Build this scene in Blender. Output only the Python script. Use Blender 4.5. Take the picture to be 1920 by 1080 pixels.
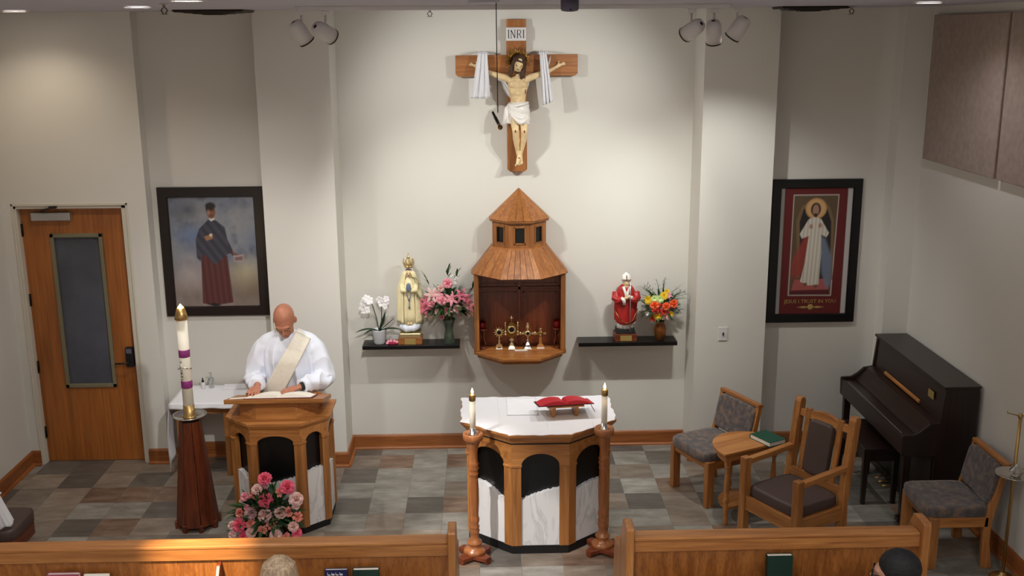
import bpy, bmesh, math, random
import numpy as np
from mathutils import Vector, Matrix, Euler, noise as mnoise
PI = math.pi; R = math.radians
random.seed(11)
for o in list(bpy.data.objects): bpy.data.objects.remove(o)
sc = bpy.context.scene; COL = sc.collection

# ------------------------------------------------------------------ camera, world, exposure
cam_d = bpy.data.cameras.new('camera'); cam = bpy.data.objects.new('camera', cam_d); COL.objects.link(cam)
_p, _y, _r = .238852836, .0260994, -.00677346
_f = Vector((math.sin(_y)*math.cos(_p), math.cos(_y)*math.cos(_p), -math.sin(_p)))
_r0 = Vector((math.cos(_y), -math.sin(_y), 0)); _u0 = _r0.cross(_f)
_rt = math.cos(_r)*_r0 + math.sin(_r)*_u0; _up = -math.sin(_r)*_r0 + math.cos(_r)*_u0
cam.matrix_world = Matrix(((_rt.x, _up.x, -_f.x, 0), (_rt.y, _up.y, -_f.y, 0), (_rt.z, _up.z, -_f.z, 3.80367), (0, 0, 0, 1)))
cam_d.sensor_width = 36; cam_d.lens = 1974.85*36/1920; cam_d.clip_start = .05; cam_d.clip_end = 60
sc.camera = cam
W = bpy.data.worlds.new('world'); sc.world = W; W.use_nodes = True
W.node_tree.nodes['Background'].inputs[0].default_value = (.8, .82, .9, 1)
W.node_tree.nodes['Background'].inputs[1].default_value = .05
sc.view_settings.view_transform = 'Standard'; sc.view_settings.look = 'None'
sc.view_settings.gamma = 1; sc.view_settings.use_curve_mapping = False
sc.view_settings.exposure = 0.5

def spot(name, loc, tgt, power, angle, blend=.5, size=.05, color=(1, .9, .78)):
    l = bpy.data.lights.new(name, 'SPOT'); l.energy = power; l.spot_size = R(angle); l.spot_blend = blend
    l.shadow_soft_size = size; l.color = color
    o = bpy.data.objects.new(name, l); COL.objects.link(o); o.location = loc
    o.rotation_euler = (Vector(tgt)-Vector(loc)).to_track_quat('-Z', 'Y').to_euler()
    return o
WARM = (1, .85, .66); NEUT = (1, .985, .96); COOL = (.95, .95, 1)
ZC = 3.985                                    # ceiling height
# ceiling lamps (x, y, power, colour): first five recessed fixtures, rest unseen fill
DOWN = [(-3.60, 8.50, 28, WARM), (-2.33, 7.45, 110, NEUT), (.45, 7.82, 62, NEUT), (3.13, 7.55, 30, COOL), (-1.62, 6.05, 40, WARM),
        (.6, 4.6, 50, NEUT), (-2.4, 3.6, 95, NEUT), (2.4, 3.2, 80, NEUT), (-.6, 2.2, 430, NEUT), (1.6, .6, 640, NEUT), (-2.4, .6, 720, NEUT)]  # this row: unseen nave lamps added as frontal fill, no fixtures
for i, (x, y, p, c) in enumerate(DOWN):
    spot('downlight_and_fill', (x, y, ZC-.012), (x, y, 0), p, 100 if i == 4 else 74 if i == 2 else 140, .9, .07, c)
# track spot lamps: (lamp position, aim, power, cone)
TRACK_Y = 7.7
TRACK = [((-1.10, TRACK_Y, 3.80), (.34, 9.3, 2.75), 46, 104), ((-1.27, TRACK_Y, 3.79), (.85, 9.3, .15), 70, 88),
         ((1.49, TRACK_Y, 3.80), (.26, 9.3, 2.75), 46, 104), ((1.82, TRACK_Y, 3.80), (-.35, 9.3, .15), 70, 88), ((1.655, TRACK_Y, 3.77), (2.05, 8.9, 1.2), 58, 96)]
for a, t, p, an in TRACK:
    d = (Vector(t)-Vector(a)).normalized()
    spot('track_lamp', Vector(a)+d*.075, t, p, an, 1.0 if an > 100 else .8, .012, (.985, 1, .955))

spot('unseen_nave_spot', (-2.0, 5.0, 3.9), (-.02, 7.25, .15), 560, 19, .6, .04, NEUT)      # nave spotlight aimed at the altar front
spot('unseen_nave_spot', (-2.0, 3.7, 3.9), (-1.72, 5.74, .81), 2100, 12, 1, .03, (1, .80, .52))   # nave spotlight falling on the left pew
spot('unseen_nave_spot', (-.4, 4.7, 3.9), (-1.62, 8.3, 1.5), 240, 38, .9, .06, NEUT)      # unseen spot added to brighten the robed man and lectern

# ------------------------------------------------------------------ materials
def lin(r, g, b):
    f = lambda c: (c/255/12.92) if c/255 <= .04045 else ((c/255+.055)/1.055)**2.4
    return (f(r), f(g), f(b), 1)
def newmat(name):
    m = bpy.data.materials.new(name); m.use_nodes = True
    nt = m.node_tree; return m, nt, nt.nodes['Principled BSDF']
def plain(name, rgb, rough=.6, metal=0, trans=0, ior=1.45, emit=0, var=.06, scale=8, bump=0, bscale=60, sheen=0, alpha=1, spec=.5, sss=0):
    m, nt, b = newmat(name); c = lin(*rgb)
    tc = nt.nodes.new('ShaderNodeTexCoord')
    if var > 0:
        n = nt.nodes.new('ShaderNodeTexNoise'); n.inputs['Scale'].default_value = scale; n.inputs['Detail'].default_value = 4
        nt.links.new(tc.outputs['Object'], n.inputs['Vector'])
        r = nt.nodes.new('ShaderNodeValToRGB'); r.color_ramp.elements[0].position = .3; r.color_ramp.elements[1].position = .7
        r.color_ramp.elements[0].color = tuple(max(0, x*(1-var)) for x in c[:3])+(1,)
        r.color_ramp.elements[1].color = tuple(min(1, x*(1+var)) for x in c[:3])+(1,)
        nt.links.new(n.outputs['Fac'], r.inputs['Fac']); nt.links.new(r.outputs['Color'], b.inputs['Base Color'])
    else: b.inputs['Base Color'].default_value = c
    b.inputs['Roughness'].default_value = rough; b.inputs['Metallic'].default_value = metal
    b.inputs['Transmission Weight'].default_value = trans; b.inputs['IOR'].default_value = ior
    b.inputs['Specular IOR Level'].default_value = spec
    if sheen: b.inputs['Sheen Weight'].default_value = sheen
    if sss: b.inputs['Subsurface Weight'].default_value = sss; b.inputs['Subsurface Radius'].default_value = (.01, .004, .002)
    if emit: b.inputs['Emission Color'].default_value = c; b.inputs['Emission Strength'].default_value = emit
    if bump:
        n2 = nt.nodes.new('ShaderNodeTexNoise'); n2.inputs['Scale'].default_value = bscale; n2.inputs['Detail'].default_value = 3
        bp = nt.nodes.new('ShaderNodeBump'); bp.inputs['Strength'].default_value = bump; bp.inputs['Distance'].default_value = .01
        nt.links.new(tc.outputs['Object'], n2.inputs['Vector']); nt.links.new(n2.outputs['Fac'], bp.inputs['Height']); nt.links.new(bp.outputs['Normal'], b.inputs['Normal'])
    return m
def wood(name, dark, light, axis='X', rough=.38, scale=1.0, rnd=.12):
    m, nt, b = newmat(name); L = nt.links; N = nt.nodes.new
    tc = N('ShaderNodeTexCoord'); oi = N('ShaderNodeObjectInfo')
    ad = N('ShaderNodeVectorMath'); ad.operation = 'ADD'
    sx = N('ShaderNodeVectorMath'); sx.operation = 'SCALE'; sx.inputs[0].default_value = (7, 3, 5); L.new(oi.outputs['Random'], sx.inputs['Scale'])
    L.new(tc.outputs['Object'], ad.inputs[0]); L.new(sx.outputs[0], ad.inputs[1])
    mp = N('ShaderNodeMapping'); s = [14*scale]*3; s['XYZ'.index(axis)] = .9*scale; mp.inputs['Scale'].default_value = s
    L.new(ad.outputs[0], mp.inputs['Vector'])
    n1 = N('ShaderNodeTexNoise'); n1.inputs['Scale'].default_value = 1.4; n1.inputs['Detail'].default_value = 5; n1.inputs['Distortion'].default_value = 1.2
    L.new(mp.outputs[0], n1.inputs['Vector'])
    mp2 = N('ShaderNodeMapping'); s = [160*scale]*3; s['XYZ'.index(axis)] = 5*scale; mp2.inputs['Scale'].default_value = s; L.new(ad.outputs[0], mp2.inputs['Vector'])
    n2 = N('ShaderNodeTexNoise'); n2.inputs['Scale'].default_value = 1; n2.inputs['Detail'].default_value = 2; L.new(mp2.outputs[0], n2.inputs['Vector'])
    r = N('ShaderNodeValToRGB'); e = r.color_ramp.elements; e[0].position = .32; e[1].position = .68; e[0].color = lin(*dark); e[1].color = lin(*light)
    L.new(n1.outputs['Fac'], r.inputs['Fac'])
    r2 = N('ShaderNodeValToRGB'); e = r2.color_ramp.elements; e[0].position = .35; e[1].position = .6; e[0].color = (.72, .70, .66, 1); e[1].color = (1, 1, 1, 1)
    L.new(n2.outputs['Fac'], r2.inputs['Fac'])
    mx = N('ShaderNodeMixRGB'); mx.blend_type = 'MULTIPLY'; mx.inputs[0].default_value = .8; L.new(r.outputs[0], mx.inputs[1]); L.new(r2.outputs[0], mx.inputs[2])
    hs = N('ShaderNodeHueSaturation'); mr = N('ShaderNodeMapRange'); mr.inputs['To Min'].default_value = 1-rnd; mr.inputs['To Max'].default_value = 1+rnd
    L.new(oi.outputs['Random'], mr.inputs['Value']); L.new(mr.outputs[0], hs.inputs['Value']); L.new(mx.outputs[0], hs.inputs['Color'])
    L.new(hs.outputs[0], b.inputs['Base Color']); b.inputs['Roughness'].default_value = rough
    bp = N('ShaderNodeBump'); bp.inputs['Strength'].default_value = .12; bp.inputs['Distance'].default_value = .004
    L.new(n2.outputs['Fac'], bp.inputs['Height']); L.new(bp.outputs[0], b.inputs['Normal'])
    return m
def marble(name):
    m, nt, b = newmat(name); L = nt.links; N = nt.nodes.new
    tc = N('ShaderNodeTexCoord'); mp = N('ShaderNodeMapping'); mp.inputs['Rotation'].default_value = (.2, R(28), .3); mp.inputs['Scale'].default_value = (3.2, 3.2, .9)
    L.new(tc.outputs['Object'], mp.inputs['Vector'])
    n = N('ShaderNodeTexNoise'); n.inputs['Scale'].default_value = 2.2; n.inputs['Detail'].default_value = 8; n.inputs['Distortion'].default_value = 1.0; L.new(mp.outputs[0], n.inputs['Vector'])
    r = N('ShaderNodeValToRGB'); e = r.color_ramp.elements; e[0].position = .44; e[0].color = lin(222, 220, 219); e[1].position = .54; e[1].color = lin(226, 224, 223)
    k = e.new(.5); k.color = lin(202, 200, 201)
    L.new(n.outputs['Fac'], r.inputs[0]); L.new(r.outputs[0], b.inputs['Base Color']); b.inputs['Roughness'].default_value = .25
    return m
def tile_mat(name, c1, c2, c3):
    m, nt, b = newmat(name); L = nt.links; N = nt.nodes.new
    geo = N('ShaderNodeNewGeometry'); oi = N('ShaderNodeObjectInfo')
    mp = N('ShaderNodeMapping'); mp.inputs['Scale'].default_value = (3.5, 9, 3); L.new(geo.outputs['Position'], mp.inputs['Vector'])
    ad = N('ShaderNodeVectorMath'); ad.operation = 'ADD'; sx = N('ShaderNodeVectorMath'); sx.operation = 'SCALE'; sx.inputs[0].default_value = (31, 17, 9)
    L.new(oi.outputs['Random'], sx.inputs['Scale']); L.new(mp.outputs[0], ad.inputs[0]); L.new(sx.outputs[0], ad.inputs[1])
    n = N('ShaderNodeTexNoise'); n.inputs['Scale'].default_value = 1.3; n.inputs['Detail'].default_value = 6; n.inputs['Roughness'].default_value = .6; L.new(ad.outputs[0], n.inputs['Vector'])
    r = N('ShaderNodeValToRGB'); e = r.color_ramp.elements; e[0].position = .3; e[0].color = lin(*c1); e[1].position = .72; e[1].color = lin(*c2); k = e.new(.52); k.color = lin(*c3)
    L.new(n.outputs['Fac'], r.inputs[0])
    hs = N('ShaderNodeHueSaturation'); mr = N('ShaderNodeMapRange'); mr.inputs['To Min'].default_value = .85; mr.inputs['To Max'].default_value = 1.12
    L.new(oi.outputs['Random'], mr.inputs['Value']); L.new(mr.outputs[0], hs.inputs['Value']); L.new(r.outputs[0], hs.inputs['Color'])
    L.new(hs.outputs[0], b.inputs['Base Color']); b.inputs['Roughness'].default_value = .42
    bp = N('ShaderNodeBump'); bp.inputs['Strength'].default_value = .15; bp.inputs['Distance'].default_value = .004; L.new(n.outputs['Fac'], bp.inputs['Height']); L.new(bp.outputs[0], b.inputs['Normal'])
    return m
def fabric(name, base, spots, rough=.9):
    m, nt, b = newmat(name); L = nt.links; N = nt.nodes.new
    tc = N('ShaderNodeTexCoord'); v = N('ShaderNodeTexNoise'); v.inputs['Scale'].default_value = 22; v.inputs['Detail'].default_value = 3; L.new(tc.outputs['Object'], v.inputs['Vector'])
    r = N('ShaderNodeValToRGB'); e = r.color_ramp.elements; e[0].position = .36; e[0].color = lin(*spots[0]); e[1].position = .64; e[1].color = lin(*spots[1]); k = e.new(.5); k.color = lin(*base)
    L.new(v.outputs['Fac'], r.inputs[0]); L.new(r.outputs[0], b.inputs['Base Color']); b.inputs['Roughness'].default_value = rough; b.inputs['Sheen Weight'].default_value = .2
    w = N('ShaderNodeTexNoise'); w.inputs['Scale'].default_value = 300; L.new(tc.outputs['Object'], w.inputs['Vector'])
    bp = N('ShaderNodeBump'); bp.inputs['Strength'].default_value = .3; bp.inputs['Distance'].default_value = .003; L.new(w.outputs['Fac'], bp.inputs['Height']); L.new(bp.outputs[0], b.inputs['Normal'])
    return m
OAK = ((152, 94, 46), (188, 128, 70)); RED = ((136, 80, 38), (176, 114, 60)); CHER = ((88, 36, 16), (128, 62, 32)); DOORC = ((150, 86, 34), (178, 108, 48))
M = {}
for ax in 'XYZ':
    M['oak'+ax] = wood('honey_oak_'+ax, *OAK, axis=ax); M['red'+ax] = wood('red_oak_'+ax, *RED, axis=ax, rnd=.16)
    M['cher'+ax] = wood('cherry_'+ax, *CHER, axis=ax); M['base'+ax] = wood('baseboard_oak_'+ax, (138, 78, 34), (172, 104, 54), axis=ax)
M['door'] = wood('door_veneer', *DOORC, axis='Z', rnd=0, scale=.5); M['pewpanel'] = wood('pew_panel_veneer', (132, 78, 36), (170, 108, 54), axis='Z', rnd=0)
M['candleoak'] = wood('turned_oak', (150, 88, 48), (184, 118, 70), axis='Z', rough=.28)
M['wall'] = plain('cream_wall_paint', (214, 210, 202), .85, var=.015, scale=1.5, bump=.03, bscale=220)
M['ceil'] = plain('ceiling_paint', (186, 184, 196), .9, var=.02)
M['trimw'] = plain('door_frame_paint', (206, 199, 184), .6, var=.01)
M['marble'] = marble('white_marble'); M['black'] = plain('black_lacquer', (10, 10, 11), .3, var=0); M['blackm'] = plain('black_matt', (16, 15, 15), .6, var=0)
M['tileA'] = tile_mat('grey_slate_tile', (112, 107, 100), (158, 153, 144), (138, 133, 124)); M['tileB'] = tile_mat('brown_slate_tile', (110, 98, 86), (148, 137, 124), (130, 117, 104))
M['tileC'] = tile_mat('dark_slate_tile', (84, 79, 73), (112, 106, 98), (98, 92, 85)); M['tileD'] = tile_mat('rust_slate_tile', (96, 74, 60), (146, 126, 108), (122, 100, 84))
M['grout'] = plain('grout', (128, 123, 114), .9)
M['cloth'] = plain('white_linen', (226, 225, 229), .85, var=.01, bump=.12, bscale=90, sheen=.2); M['altarlinen'] = plain('altar_linen', (218, 217, 222), .85, var=.02, bump=.12, bscale=60, sheen=.2); M['alb'] = plain('white_alb_cotton', (226, 229, 240), .85, var=.02, bump=.08, bscale=120, sheen=.2)
M['stole'] = plain('ivory_stole_weave', (236, 228, 212), .8, var=.04, scale=40, bump=.3, bscale=160)
M['skin'] = plain('skin_ruddy', (180, 118, 92), .48, var=.1, scale=14, sss=.08); M['skin2'] = plain('skin_tan', (176, 128, 104), .5, var=.06)
M['plas'] = plain('painted_plaster_skin', (222, 194, 148), .45, var=.12, scale=16); M['brownhair'] = plain('dark_brown_hair', (66, 42, 26), .5, var=.3, scale=60, bump=.5, bscale=90)
M['brass'] = plain('brass', (186, 154, 100), .38, 1, var=.05); M['gold'] = plain('polished_gold', (226, 206, 156), .28, .85, var=.04); M['silver'] = plain('silver', (214, 212, 208), .2, 1, var=.03)
M['goldd'] = plain('antique_gold', (150, 112, 56), .35, 1, var=.1); M['steel'] = plain('aluminium', (176, 172, 172), .35, .7, var=.03); M['dsteel'] = plain('dark_bronze', (56, 48, 42), .4, .8, var=.05)
M['wax'] = plain('candle_wax', (240, 232, 214), .5, var=.02, sss=.1); M['flame'] = plain('flame', (255, 205, 120), .5, var=0, emit=14)
M['lamp'] = plain('lamp_lens', (255, 246, 232), .5, var=0, emit=8); M['white'] = plain('white_enamel', (212, 208, 208), .4, var=.01)
M['purple'] = plain('purple_band', (140, 50, 118), .6, var=.25, scale=60); M['piano'] = wood('piano_walnut', (30, 17, 13), (46, 28, 21), axis='Y', rough=.32); M['pianoZ'] = wood('piano_walnut_side', (26, 14, 11), (40, 23, 17), axis='Z', rough=.35)
M['ebony'] = plain('ebony_frame', (30, 20, 18), .35, var=.05); M['vinyl'] = plain('brown_vinyl', (78, 62, 58), .5, var=.06, bump=.1, bscale=140); M['tapestry'] = fabric('tapestry_weave', (92, 82, 78), ((74, 68, 70), (118, 96, 84)))
M['acou'] = fabric('acoustic_fabric', (150, 130, 118), ((144, 124, 112), (156, 136, 124))); M['page'] = plain('book_pages', (238, 232, 220), .8, var=.02); M['redbook'] = plain('burgundy_cover', (112, 20, 32), .45, var=.05); M['redpage'] = plain('red_page_edge', (178, 30, 44), .5, var=.05)
M['greenbook'] = plain('green_cover', (20, 74, 56), .45, var=.05); M['navybook'] = plain('navy_cover', (28, 30, 78), .45, var=.05); M['darkgreen'] = plain('dark_green_cover', (14, 46, 38), .45, var=.05); M['pinkbook'] = plain('maroon_cover', (150, 66, 90), .4, var=.05)
M['glassd'] = plain('dark_frosted_glass', (78, 80, 90), .25, var=.25, scale=3); M['glaze'] = plain('glazing_bead', (120, 112, 88), .5, var=.03)
M['leaf'] = plain('leaf_green', (50, 84, 40), .5, var=.4, scale=20); M['leafd'] = plain('leaf_dark', (34, 60, 40), .5, var=.35, scale=20); M['stem'] = plain('stem_green', (74, 96, 48), .6)
def petal(name, a): return plain(name, a, .55, var=.12, scale=26, sss=.05)
M['hot'] = petal('hot_pink_petal', (226, 92, 118)); M['salmon'] = petal('salmon_petal', (244, 158, 140)); M['pale'] = petal('pale_pink_petal', (228, 186, 178)); M['pink'] = petal('pink_petal', (236, 154, 166)); M['mauve'] = petal('mauve_petal', (192, 150, 150))
M['wpetal'] = petal('white_petal', (240, 236, 236)); M['yellow'] = petal('yellow_petal', (240, 204, 50)); M['orange'] = petal('orange_petal', (236, 98, 48)); M['lime'] = petal('lime_petal', (206, 224, 150)); M['redpet'] = petal('red_petal', (206, 50, 44)); M['magenta'] = petal('magenta_petal', (176, 44, 84)); M['crimson'] = petal('lily_stripe_petal', (214, 112, 132))
M['ivory'] = plain('ivory_statue_paint', (240, 226, 180), .45, var=.05); M['statred'] = plain('red_statue_paint', (168, 34, 34), .4, var=.1); M['statwhite'] = plain('white_statue_paint', (236, 230, 224), .45, var=.03); M['cloud'] = plain('cloud_paint', (226, 230, 240), .5, var=.06); M['blue'] = plain('blue_grey_paint', (110, 124, 148), .5, var=.1)
M['vglass'] = plain('green_vase_glass', (150, 170, 150), .05, trans=.85, var=0); M['amber'] = plain('amber_vase_glass', (190, 120, 50), .05, trans=.8, var=0); M['cglass'] = plain('clear_plastic', (220, 225, 228), .1, trans=.8, var=0)
M['redglass'] = plain('red_votive_glass', (150, 16, 20), .15, trans=.3, var=0); M['pot'] = plain('white_pot', (206, 208, 212), .5, var=.02); M['plate'] = plain('brass_plate', (190, 164, 100), .4, .6, var=.05)
M['blonde'] = wood('blonde_hair', (120, 98, 78), (188, 164, 136), axis='Z', rough=.5, scale=2.2, rnd=0); M['blackhair'] = plain('black_hair', (14, 13, 16), .7, var=.3, scale=60, bump=.3, bscale=80); M['shirt'] = plain('dark_shirt', (40, 42, 56), .8); M['shirt2'] = plain('grey_blouse', (120, 112, 116), .8)
M['woundp'] = plain('wound_paint', (104, 34, 26), .6); M['greycan'] = plain('grey_plastic', (96, 92, 110), .5, var=.02); M['mortar'] = M['grout']

# ------------------------------------------------------------------ mesh helpers
class MB:
    def __init__(s): s.v = []; s.f = []; s.sm = []
    def add(s, vs, fs, smooth=False, T=None):
        b = len(s.v); s.v += [tuple(T @ Vector(p)) if T else tuple(p) for p in vs]
        s.f += [tuple(i+b for i in f) for f in fs]; s.sm += [smooth]*len(fs); return s
    def box(s, c, d, rz=0, T=None):
        x, y, z = (k/2 for k in d); vs = [(a, b, e) for a in (-x, x) for b in (-y, y) for e in (-z, z)]
        m = Matrix.Translation(c) @ (T if T else Matrix.Rotation(rz, 4, 'Z'))
        return s.add(vs, [(0, 1, 3, 2), (4, 6, 7, 5), (0, 4, 5, 1), (2, 3, 7, 6), (0, 2, 6, 4), (1, 5, 7, 3)], T=m)
    def b2(s, x0, x1, y0, y1, z0, z1): return s.box(((x0+x1)/2, (y0+y1)/2, (z0+z1)/2), (abs(x1-x0), abs(y1-y0), abs(z1-z0)))
    def loft(s, secs, smooth=False, caps=True, closed=True, T=None):
        n = len(secs[0]); vs = [p for q in secs for p in q]; fs = []
        for k in range(len(secs)-1):
            for i in range(n if closed else n-1):
                j = (i+1) % n; fs.append((k*n+i, k*n+j, (k+1)*n+j, (k+1)*n+i))
        s.add(vs, fs, smooth, T)
        if caps and closed:
            b = len(s.v)-len(vs); s.f.append(tuple(b+i for i in reversed(range(n)))); s.f.append(tuple(b+(len(secs)-1)*n+i for i in range(n))); s.sm += [False, False]
        return s
    def prism(s, poly, z0, z1, T=None): return s.loft([[(x, y, z0) for x, y in poly], [(x, y, z1) for x, y in poly]], T=T)
    def lathe(s, prof, seg=20, c=(0, 0, 0), T=None, smooth=True, caps=True):
        m = Matrix.Translation(c) @ (T if T else Matrix())
        return s.loft([[(r*math.cos(2*PI*i/seg), r*math.sin(2*PI*i/seg), z) for i in range(seg)] for r, z in prof], smooth, caps, T=m)
    def ell(s, c, r, rot=None, seg=14, rings=8, T=None):
        if not hasattr(r, '__len__'): r = (r, r, r)
        secs = []
        for k in range(rings+1):
            a = -PI/2+PI*k/rings; a = max(min(a, PI/2-.03), -PI/2+.03); ca, sa = math.cos(a), math.sin(a)
            secs.append([(r[0]*ca*math.cos(2*PI*i/seg), r[1]*ca*math.sin(2*PI*i/seg), r[2]*sa) for i in range(seg)])
        m = Matrix.Translation(c) @ (rot.to_4x4() if rot is not None else Matrix())
        return s.loft(secs, True, True, T=(T @ m) if T else m)
    def tube(s, pts, rad, seg=10, smooth=True, flat=1.0, wob=None, T=None):
        pts = [Vector(p) for p in pts]; n = len(pts); rad = rad if hasattr(rad, '__len__') else [rad]*n
        secs = []; up = None
        for i, p in enumerate(pts):
            t = (pts[min(i+1, n-1)]-pts[max(i-1, 0)]).normalized()
            if up is None:
                up = Vector((0, 0, 1)) if abs(t.z) < .9 else Vector((0, 1, 0))
            a = t.cross(up).normalized(); up = a.cross(t).normalized()
            ring = []
            for k in range(seg):
                th = 2*PI*k/seg; rr = rad[i]*(wob(i/(n-1), th) if wob else 1)
                ring.append(tuple(p+a*math.cos(th)*rr+up*math.sin(th)*rr*flat))
            secs.append(ring)
        return s.loft(secs, smooth, True, T=T)
    def grid(s, fn, nu, nv, smooth=True, T=None):
        vs = [fn(i/nu, j/nv) for j in range(nv+1) for i in range(nu+1)]
        fs = [(j*(nu+1)+i, j*(nu+1)+i+1, (j+1)*(nu+1)+i+1, (j+1)*(nu+1)+i) for j in range(nv) for i in range(nu)]
        return s.add(vs, fs, smooth, T)
    def mesh(s, name):
        me = bpy.data.meshes.new(name); me.from_pydata(s.v, [], s.f); me.polygons.foreach_set('use_smooth', s.sm)
        bm = bmesh.new(); bm.from_mesh(me); bmesh.ops.recalc_face_normals(bm, faces=bm.faces); bm.to_mesh(me); bm.free(); me.update(); return me
    def obj(s, name, mat, parent=None, loc=None, rot=None, bevel=0, bseg=2, sub=0, solid=0, vox=0, smooth_it=0, me=None):
        me = me or s.mesh(name); mt = M[mat] if isinstance(mat, str) else mat
        if not me.materials: me.materials.append(mt)
        o = bpy.data.objects.new(name, me); COL.objects.link(o)
        if parent: o.parent = parent
        if loc is not None: o.location = loc
        if rot is not None: o.rotation_euler = rot
        if vox:
            d = o.modifiers.new('remesh', 'REMESH'); d.mode = 'VOXEL'; d.voxel_size = vox; d.use_smooth_shade = True
        if smooth_it:
            d = o.modifiers.new('smooth', 'SMOOTH'); d.iterations = smooth_it; d.factor = .5
        if solid:
            d = o.modifiers.new('solid', 'SOLIDIFY'); d.thickness = solid; d.offset = 0
        if bevel:
            d = o.modifiers.new('bevel', 'BEVEL'); d.width = bevel; d.segments = bseg; d.limit_method = 'ANGLE'; d.angle_limit = R(40)
        if sub:
            d = o.modifiers.new('sub', 'SUBSURF'); d.levels = sub; d.render_levels = sub
        return o
def tag(o, label=None, cat=None, group=None, kind=None):
    if label: o['label'] = label
    if cat: o['category'] = cat
    if group: o['group'] = group
    if kind: o['kind'] = kind
    return o
def thing(name, label, cat, loc=(0, 0, 0), rz=0, group=None):
    o = bpy.data.objects.new(name, None); COL.objects.link(o); o.empty_display_size = .1
    o.location = loc; o.rotation_euler = (0, 0, rz); return tag(o, label, cat, group)
def dup(root, parent=None, loc=None, rz=None, label=None):
    c = root.copy(); COL.objects.link(c); c.parent = parent
    if loc is not None: c.location = loc
    if rz is not None: c.rotation_euler = (0, 0, rz)
    if label: c['label'] = label
    for ch in list(root.children): dup(ch, c)
    return c
def part(name, mat, parent, *boxes, bevel=.004, **k):
    m = MB()
    for b in boxes: m.b2(*b)
    return m.obj(name, mat, parent, bevel=bevel, **k)
def struct(o): o['kind'] = 'structure'; return o
def lighten(o): return o
def text_mesh(txt, size, name, mat, parent, M4, depth=.001):
    cu = bpy.data.curves.new(name, 'FONT'); cu.body = txt; cu.size = size; cu.align_x = 'CENTER'; cu.align_y = 'CENTER'; cu.extrude = depth; cu.resolution_u = 2
    t = bpy.data.objects.new(name, cu); COL.objects.link(t); dg = bpy.context.evaluated_depsgraph_get(); me = bpy.data.meshes.new_from_object(t.evaluated_get(dg))
    bpy.data.objects.remove(t); me.materials.clear(); me.materials.append(M[mat])
    o = bpy.data.objects.new(name, me); COL.objects.link(o); o.parent = parent; o.matrix_local = M4; return o
def hand(m, W_, d, s, curl=.25, side=1):
    """hand from wrist W_ pointing along d; s = side of thumb (+1/-1 along lateral axis)"""
    W_ = Vector(W_); d = Vector(d).normalized(); lat = d.cross(Vector((0, 0, 1))).normalized(); up_ = lat.cross(d).normalized(); dn = -up_
    m.tube([W_-d*.03, W_, W_+d*.035, W_+d*.075, W_+d*.092], [.026, .025, .036, .040, .030], 12, flat=.42)
    for k, (o_, L) in enumerate(((-.030, .062), (-.010, .074), (.011, .070), (.030, .055))):
        o_ = o_*-s; b = W_+d*.085+lat*o_; sp = lat*o_*.35
        m.tube([b-d*.02, b, b+d*L*.45+sp*.5+up_*.006, b+d*L*.78+sp*.8+dn*.004, b+d*L*.97+sp+dn*.014], [.0098, .0098, .0092, .0085, .0066], 8)
    b = W_+d*.03+lat*s*.026; m.tube([b-d*.01, b+lat*s*.018+d*.018, b+lat*s*.030+d*.045+dn*.006, b+lat*s*.030+d*.068+dn*.01], [.014, .0125, .0105, .008], 8)
def head(m, c, rot):
    T4 = Matrix.Translation(c) @ rot.to_4x4(); e = lambda p, r, q=None: m.ell(p, r, q, 18, 12, T=T4)
    e((0, .012, .030), (.077, .098, .092)); e((0, -.030, .0), (.068, .068, .088)); e((0, -.040, -.055), (.056, .056, .060)); e((0, -.068, -.092), (.030, .026, .024)); e((0, -.084, .018), (.052, .022, .018))
    m.tube([(0, -.098, .012), (0, -.114, -.018), (0, -.120, -.034)], [.010, .012, .015], 8, T=T4); e((-.013, -.104, -.036), (.010, .012, .008)); e((.013, -.104, -.036), (.010, .012, .008))
    for s in (-1, 1): e((s*.037, -.066, -.022), (.024, .022, .024)); e((s*.078, .008, -.012), (.009, .022, .033), Matrix.Rotation(R(-14*s), 3, 'Z'))
    e((0, -.096, -.062), (.024, .010, .006)); e((0, -.093, -.072), (.021, .010, .007)); return T4
def spath(pts, rads, n):
    """Catmull-Rom resample of a path with radii"""
    P = [Vector(x) for x in pts]; out = []; rr_ = []; K = len(P)-1
    for i in range(n+1):
        k = min(i/n*K, K-1e-6); j = int(k); t = k-j; a, b, c, d = P[max(j-1, 0)], P[j], P[j+1], P[min(j+2, K)]
        out.append(.5*((2*b)+(c-a)*t+(2*a-5*b+4*c-d)*t*t+(3*b-a-3*c+d)*t**3)); rr_.append(rads[j]+(rads[j+1]-rads[j])*(t*t*(3-2*t)))
    return out, rr_
FACE_CAM = Matrix(((1, 0, 0, 0), (0, 0, -1, 0), (0, 1, 0, 0), (0, 0, 0, 1)))   # local XY plane -> faces -Y

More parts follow.
